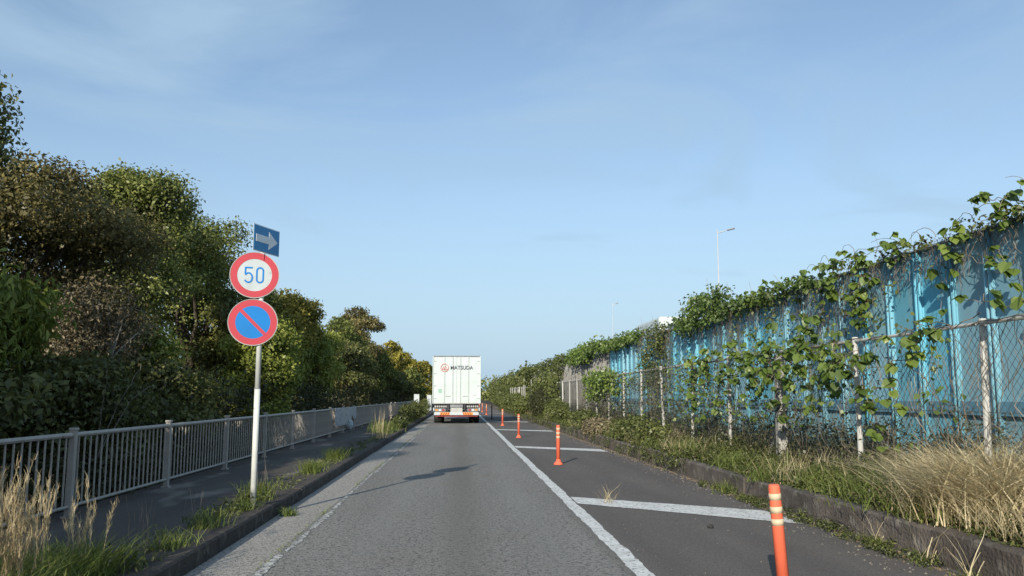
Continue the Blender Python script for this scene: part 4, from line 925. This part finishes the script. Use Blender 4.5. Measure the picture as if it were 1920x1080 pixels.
vine('vine climbing halfway up the blue wall beyond the nearest post', [((7.05, 9.2, ZW-1.3), (7.05, 10.8, ZW-.6), 0), ((7.05, 10.4, ZW-.7), (7.05, 11.8, ZW-.2), 0)], 40, 1, GV, .16)
vine('vine climbing the fence between the third and fourth pale posts', [((5.05, 16.4, FT), (5.05, 18.7, FT+.05), .05), ((5.03, 17.5, FT), (5.03, 17.3, FT-1.1), 0), ((5.03, 18.5, FT), (5.03, 18.0, FT-1.0), 0)], 90, 1, GV, .12)
vine('slim vine hanging on the wall between hanging tail and picture edge', [((7.12, 12.0, ZW), (7.1, 12.2, ZW-1.2), 0)], 12, 1, GV, .08)
vine('sparse vine on the blue wall above the concrete post', [((7.1, 16.2, ZW), (7.1, 16.5, ZW-1.5), 0), ((7.1, 17.3, ZW), (7.1, 17.6, ZW-1.2), 0)], 40, 1, GV, .12)

# dry stems hanging on the wall and in the fence (fine, countless)
mb = MB()
for i in range(700):
    y = 9+26*random.random()**1.3; x = 7.08; z = ZW+random.uniform(-.05, .1); L_ = random.uniform(.3, 1.3)*(1.4 if math.sin(y*.9) > .3 else .6); pts = []
    dy = random.gauss(0, .15)
    for k in range(6): pts.append((x+random.gauss(0, .02), y+dy*k/5+random.gauss(0, .04), z-L_*k/5))
    mb.tube(pts, .0035, 3, False)
for i in range(520):
    y = 7+30*random.random()**1.2; x = 5.1; z0 = random.uniform(.4, 1.6); L_ = random.uniform(.4, 1.2); pts = []; dy = random.gauss(0, .35)
    for k in range(6): pts.append((x+random.gauss(0, .03), y+dy*k/5+random.gauss(0, .05), min(z0+L_*k/5, FT)))
    mb.tube(pts, .0035, 3, False)
for i in range(16):
    y = 6+i*1.1; pts = [(5.1+random.gauss(0, .015), y+k*.14, FT-.02+random.gauss(0, .018)) for k in range(9)]; mb.tube(pts, .006, 4, False)
tag(mb.build('dry_vine_stems', G_stem), 'thin dry vine stems hanging on wall and fence', 'dry vines', kind='stuff')
# curling tendrils against the sky
TR = thing('vine_tendrils', 'curling vine tendrils reaching up from the wall top against the sky', 'vine tendrils', (7.1, 9, ZW))
def tendril(y, L_, a0, turns):
    mb = MB(); pts = []; p = Vector((0, y-9, .1)); a = R(a0); n = 18
    for k in range(n): pts.append(tuple(p)); a -= turns/n*random.uniform(.3, 1.7); p = p+Vector((random.gauss(0, .01), math.cos(a)*L_/n, math.sin(a)*L_/n))
    mb.tube(pts, [.006*(1-.55*k/n) for k in range(n)], 5, False); mb.build('tendril', G_stem, TR)
for y, L_, a0, tr in [(9.9, .8, 75, 1.5), (10.6, .9, 60, 2.2), (11.2, .7, 80, 2.6), (12.2, 1.0, 60, 2.0), (12.6, .5, 110, 4.2), (13.1, 1.2, 40, .9), (13.7, .6, 90, 3.6), (14.8, .9, 100, 2.4), (15.9, 1.2, 95, 2.9), (16.3, 1.1, 60, 1.7), (17.2, .7, 50, 1.2), (18.5, .5, 80, 1), (20.5, .5, 100, .6), (21.8, .9, 70, .6), (23.2, .9, 85, .4), (23.9, 1.1, 100, .5), (24.6, .9, 80, 1.0), (25.2, .7, 110, .8), (31, .9, 80, .8), (33, .8, 95, .5), (46, 1.2, 80, 1), (52, 1.0, 95, 1)]:
    tendril(y, L_, a0, tr)

def drape(lab, segs, n, size, m, sig=.12, per=24, name='vine_thicket', aspect=.75):
    """segs: list of (x,y0,y1,z0,z1,weight): leaf mass on a wall section"""
    w = np.array([s[5] for s in segs], float); w /= w.sum(); C = []
    for s, k in zip(segs, w):
        kk = max(3, int(n*k)); C.append(np.stack([s[0]+rng.normal(0, .1, kk)-.05, rng.uniform(s[1], s[2], kk), s[3]+(s[4]-s[3])*rng.random(kk)], 1))
    C = np.concatenate(C); q = clump_leaves(C, np.tile((-.6, -.6, .5), (len(C), 1)), sig, per, size, aspect, .5)
    o = link(name, quadmesh(name, q), m); return tag(o, lab, 'vines', 'vine thickets on the right', 'stuff' if name == 'creeper' or 'nearest wall top' in lab else None)
drape('mound of vines heaped on the blue wall top below the tall lamp', [(7.1, 21.5, 28, ZW, ZW+.25, 2), (7.1, 22.6, 26, ZW+.15, ZW+.7, 3), (7.05, 22.5, 27, ZW-.3, ZW+.1, 1.5)], 130, .10, L_kudzu, .12)
drape('low fringe of vines along the wall top left of the hanging tail', [(7.1, 16.5, 24, ZW-.05, ZW+.12, 2), (7.05, 18, 24, ZW-.25, ZW, .6)], 90, .085, L_kudzu, .08)
drape('low leafy fringe along the nearest wall top', [(7.1, 9.5, 16.5, ZW-.02, ZW+.12, 2)], 26, .07, L_weed, .07)
drape('curtain of vines hanging down the blue wall right of the bus roof', [(7.05, 28.8, 32.5, ZW-2.0, ZW+.25, 3), (7.05, 29.5, 31.5, ZW-3.0, ZW-.5, 1)], 110, .09, L_weed, .13)
drape('vine fringe on the far end of the blue wall', [(7.1, 33.5, 41.5, ZW, ZW+.3, 2), (7.05, 35, 41, ZW-.1, ZW+.1, .6)], 100, .11, L_kudzu, .14)
drape('vines heaped on top of the near end of the grey wall', [(7.1, 41, 56, ZW, ZW+.5, 3), (7.0, 46, 54, ZW-.2, ZW+.1, 1)], 140, .15, L_kudzu, .2)
drape('vines hanging over the middle of the grey wall', [(7.05, 59, 64, 1.2, ZW+.1, 1), (7.1, 56, 90, ZW, ZW+.45, 2)], 130, .18, L_weed, .24)
drape('dense vines burying the far end of the grey wall', [(7.0, 82, 190, .3, ZW+.6, 3)], 800, .3, L_weed, .4, 18)
drape('vine mat on the fence top before the grey wall', [(5.05, 27, 34, FT-.8, FT-.0, 2), (5.0, 28.5, 32, FT-.3, FT+.15, 1)], 75, .11, L_kudzu, .14)
drape('dark climbing shrub swallowing the fence past its visible rail', [(4.9, 44, 57, .5, FT+.1, 3), (5.2, 48, 56, 1, FT+.6, 2)], 330, .15, L_weed, .22)
drape('dry brown creeper hanging in the fence mesh', [(5.12, 10, 34, .4, 2.0, 1), (5.12, 17, 34, .4, 2.1, 1)], 300, .055, L_weedd, .15, 20)
drape('small green creeper leaves scattered through the fence mesh', [(5.1, 8.5, 30, .7, FT+.05, 1), (5.1, 11, 20, 1.2, FT+.1, 1)], 210, .075, L_kudzu, .13, 7, name='creeper')
drape('small creeper leaves scattered over the blue wall face', [(7.12, 12, 34, 1.6, ZW, 1), (7.12, 13, 22, ZW-1.2, ZW, 1)], 170, .075, L_weed, .12, 8, name='creeper')
drape('greenery hiding the far stakes', [(4.9, 60, 100, .2, 1.1, 2), (5.0, 85, 120, .5, 2.2, 2)], 380, .2, L_weed, .3)
GB = 'bushes on the right verge'
for x, y, rx, ry, h, m, lab in [(4.5, 31.5, .35, 2.4, .6, L_weed, 'leafy bush on the verge right of the third orange post'), (4.5, 40, .4, 3.0, 1.0, L_weed, 'tall green bush on the verge in front of the fence rail end'),
                         (4.45, 47, .6, 4.5, 1.6, L_weedd, 'dark bush leaning over the shoulder right of the fourth orange post'), (4.2, 58, .6, 4, 1.1, L_weed, 'pale green bush spilling onto the shoulder behind the dark post'),
                         (4.25, 26.5, .2, 1.8, .4, L_brown, 'reddish brown withered bush on the kerb behind the second orange post'), (4.4, 72, .8, 8, 1.5, L_weed, 'far bush on the verge narrowing toward the horizon'), (4.5, 21.5, .4, 2.4, .55, L_weed, 'low weed bush beside the fourth pale post')]:
    q = clump_leaves(ell_points((0, 0, h*.5), (rx, ry, h*.5), 230)[0], np.tile((-.3, -.5, .8), (230, 1)), .12, 26, .085 if y < 50 else .13)
    tag(link('bush', quadmesh('bush', q), m, None, (x, y, .2)), lab, 'bush', GB)

# ------------------------------------------------------------ grit, litter, stone
def grit(n, fx, fy, size, m, name, lab, z=.0):
    V = []; 
    x = fx(n); y = fy(n); s = size*rng.uniform(.4, 1.5, n)
    tet = np.array([(-1, -.6, 0), (1, -.5, 0), (.1, 1, 0), (0, 0, .9)]); fi = [(0, 1, 3), (1, 2, 3), (2, 0, 3)]
    a = rng.uniform(0, 6.28, n); c, sn = np.cos(a), np.sin(a)
    P = np.stack([np.stack([x+s*(c*t[0]-sn*t[1]), y+s*(sn*t[0]+c*t[1]), z+s*t[2]+0*x+.001], 1) for t in tet], 1)
    q = np.concatenate([P[:, f] for f in fi], 0)
    tag(link(name, quadmesh(name, q, 3), m), lab, name, kind='stuff')
grit(1500, lambda n: 3.93-np.abs(rng.normal(0, .25, n)), lambda n: 4+rng.random(n)**1.5*40, .010, M['pebble'], 'gravel', 'pale grit at the foot of the right kerb')
grit(700, lambda n: rng.uniform(1.6, 3.9, n), lambda n: 4+rng.random(n)**1.3*30, .006, M['pebble'], 'gravel', 'scattered grit on the hatched shoulder')
grit(900, lambda n: 3.93-np.abs(rng.normal(0, .08, n)), lambda n: 4+rng.random(n)**1.3*30, .016, M['litter'], 'leaf_litter', 'dry litter at the foot of the right kerb')
grit(900, lambda n: rng.uniform(4.15, 4.7, n), lambda n: 5+rng.random(n)**1.3*30, .02, M['litter'], 'leaf_litter', 'dry litter on the verge', z=.27)
pb = bpy.data.meshes.new('stone'); bm = bmesh.new(); bmesh.ops.create_icosphere(bm, subdivisions=2, radius=.035)
for v in bm.verts: v.co *= random.uniform(.75, 1.15); v.co.z *= .7
bm.to_mesh(pb); bm.free()
tag(link('stone', pb, M['stone'], None, (2.66, 9.15, .018)), 'small dark lump lying on the shoulder in front of the hatch bar', 'stone')
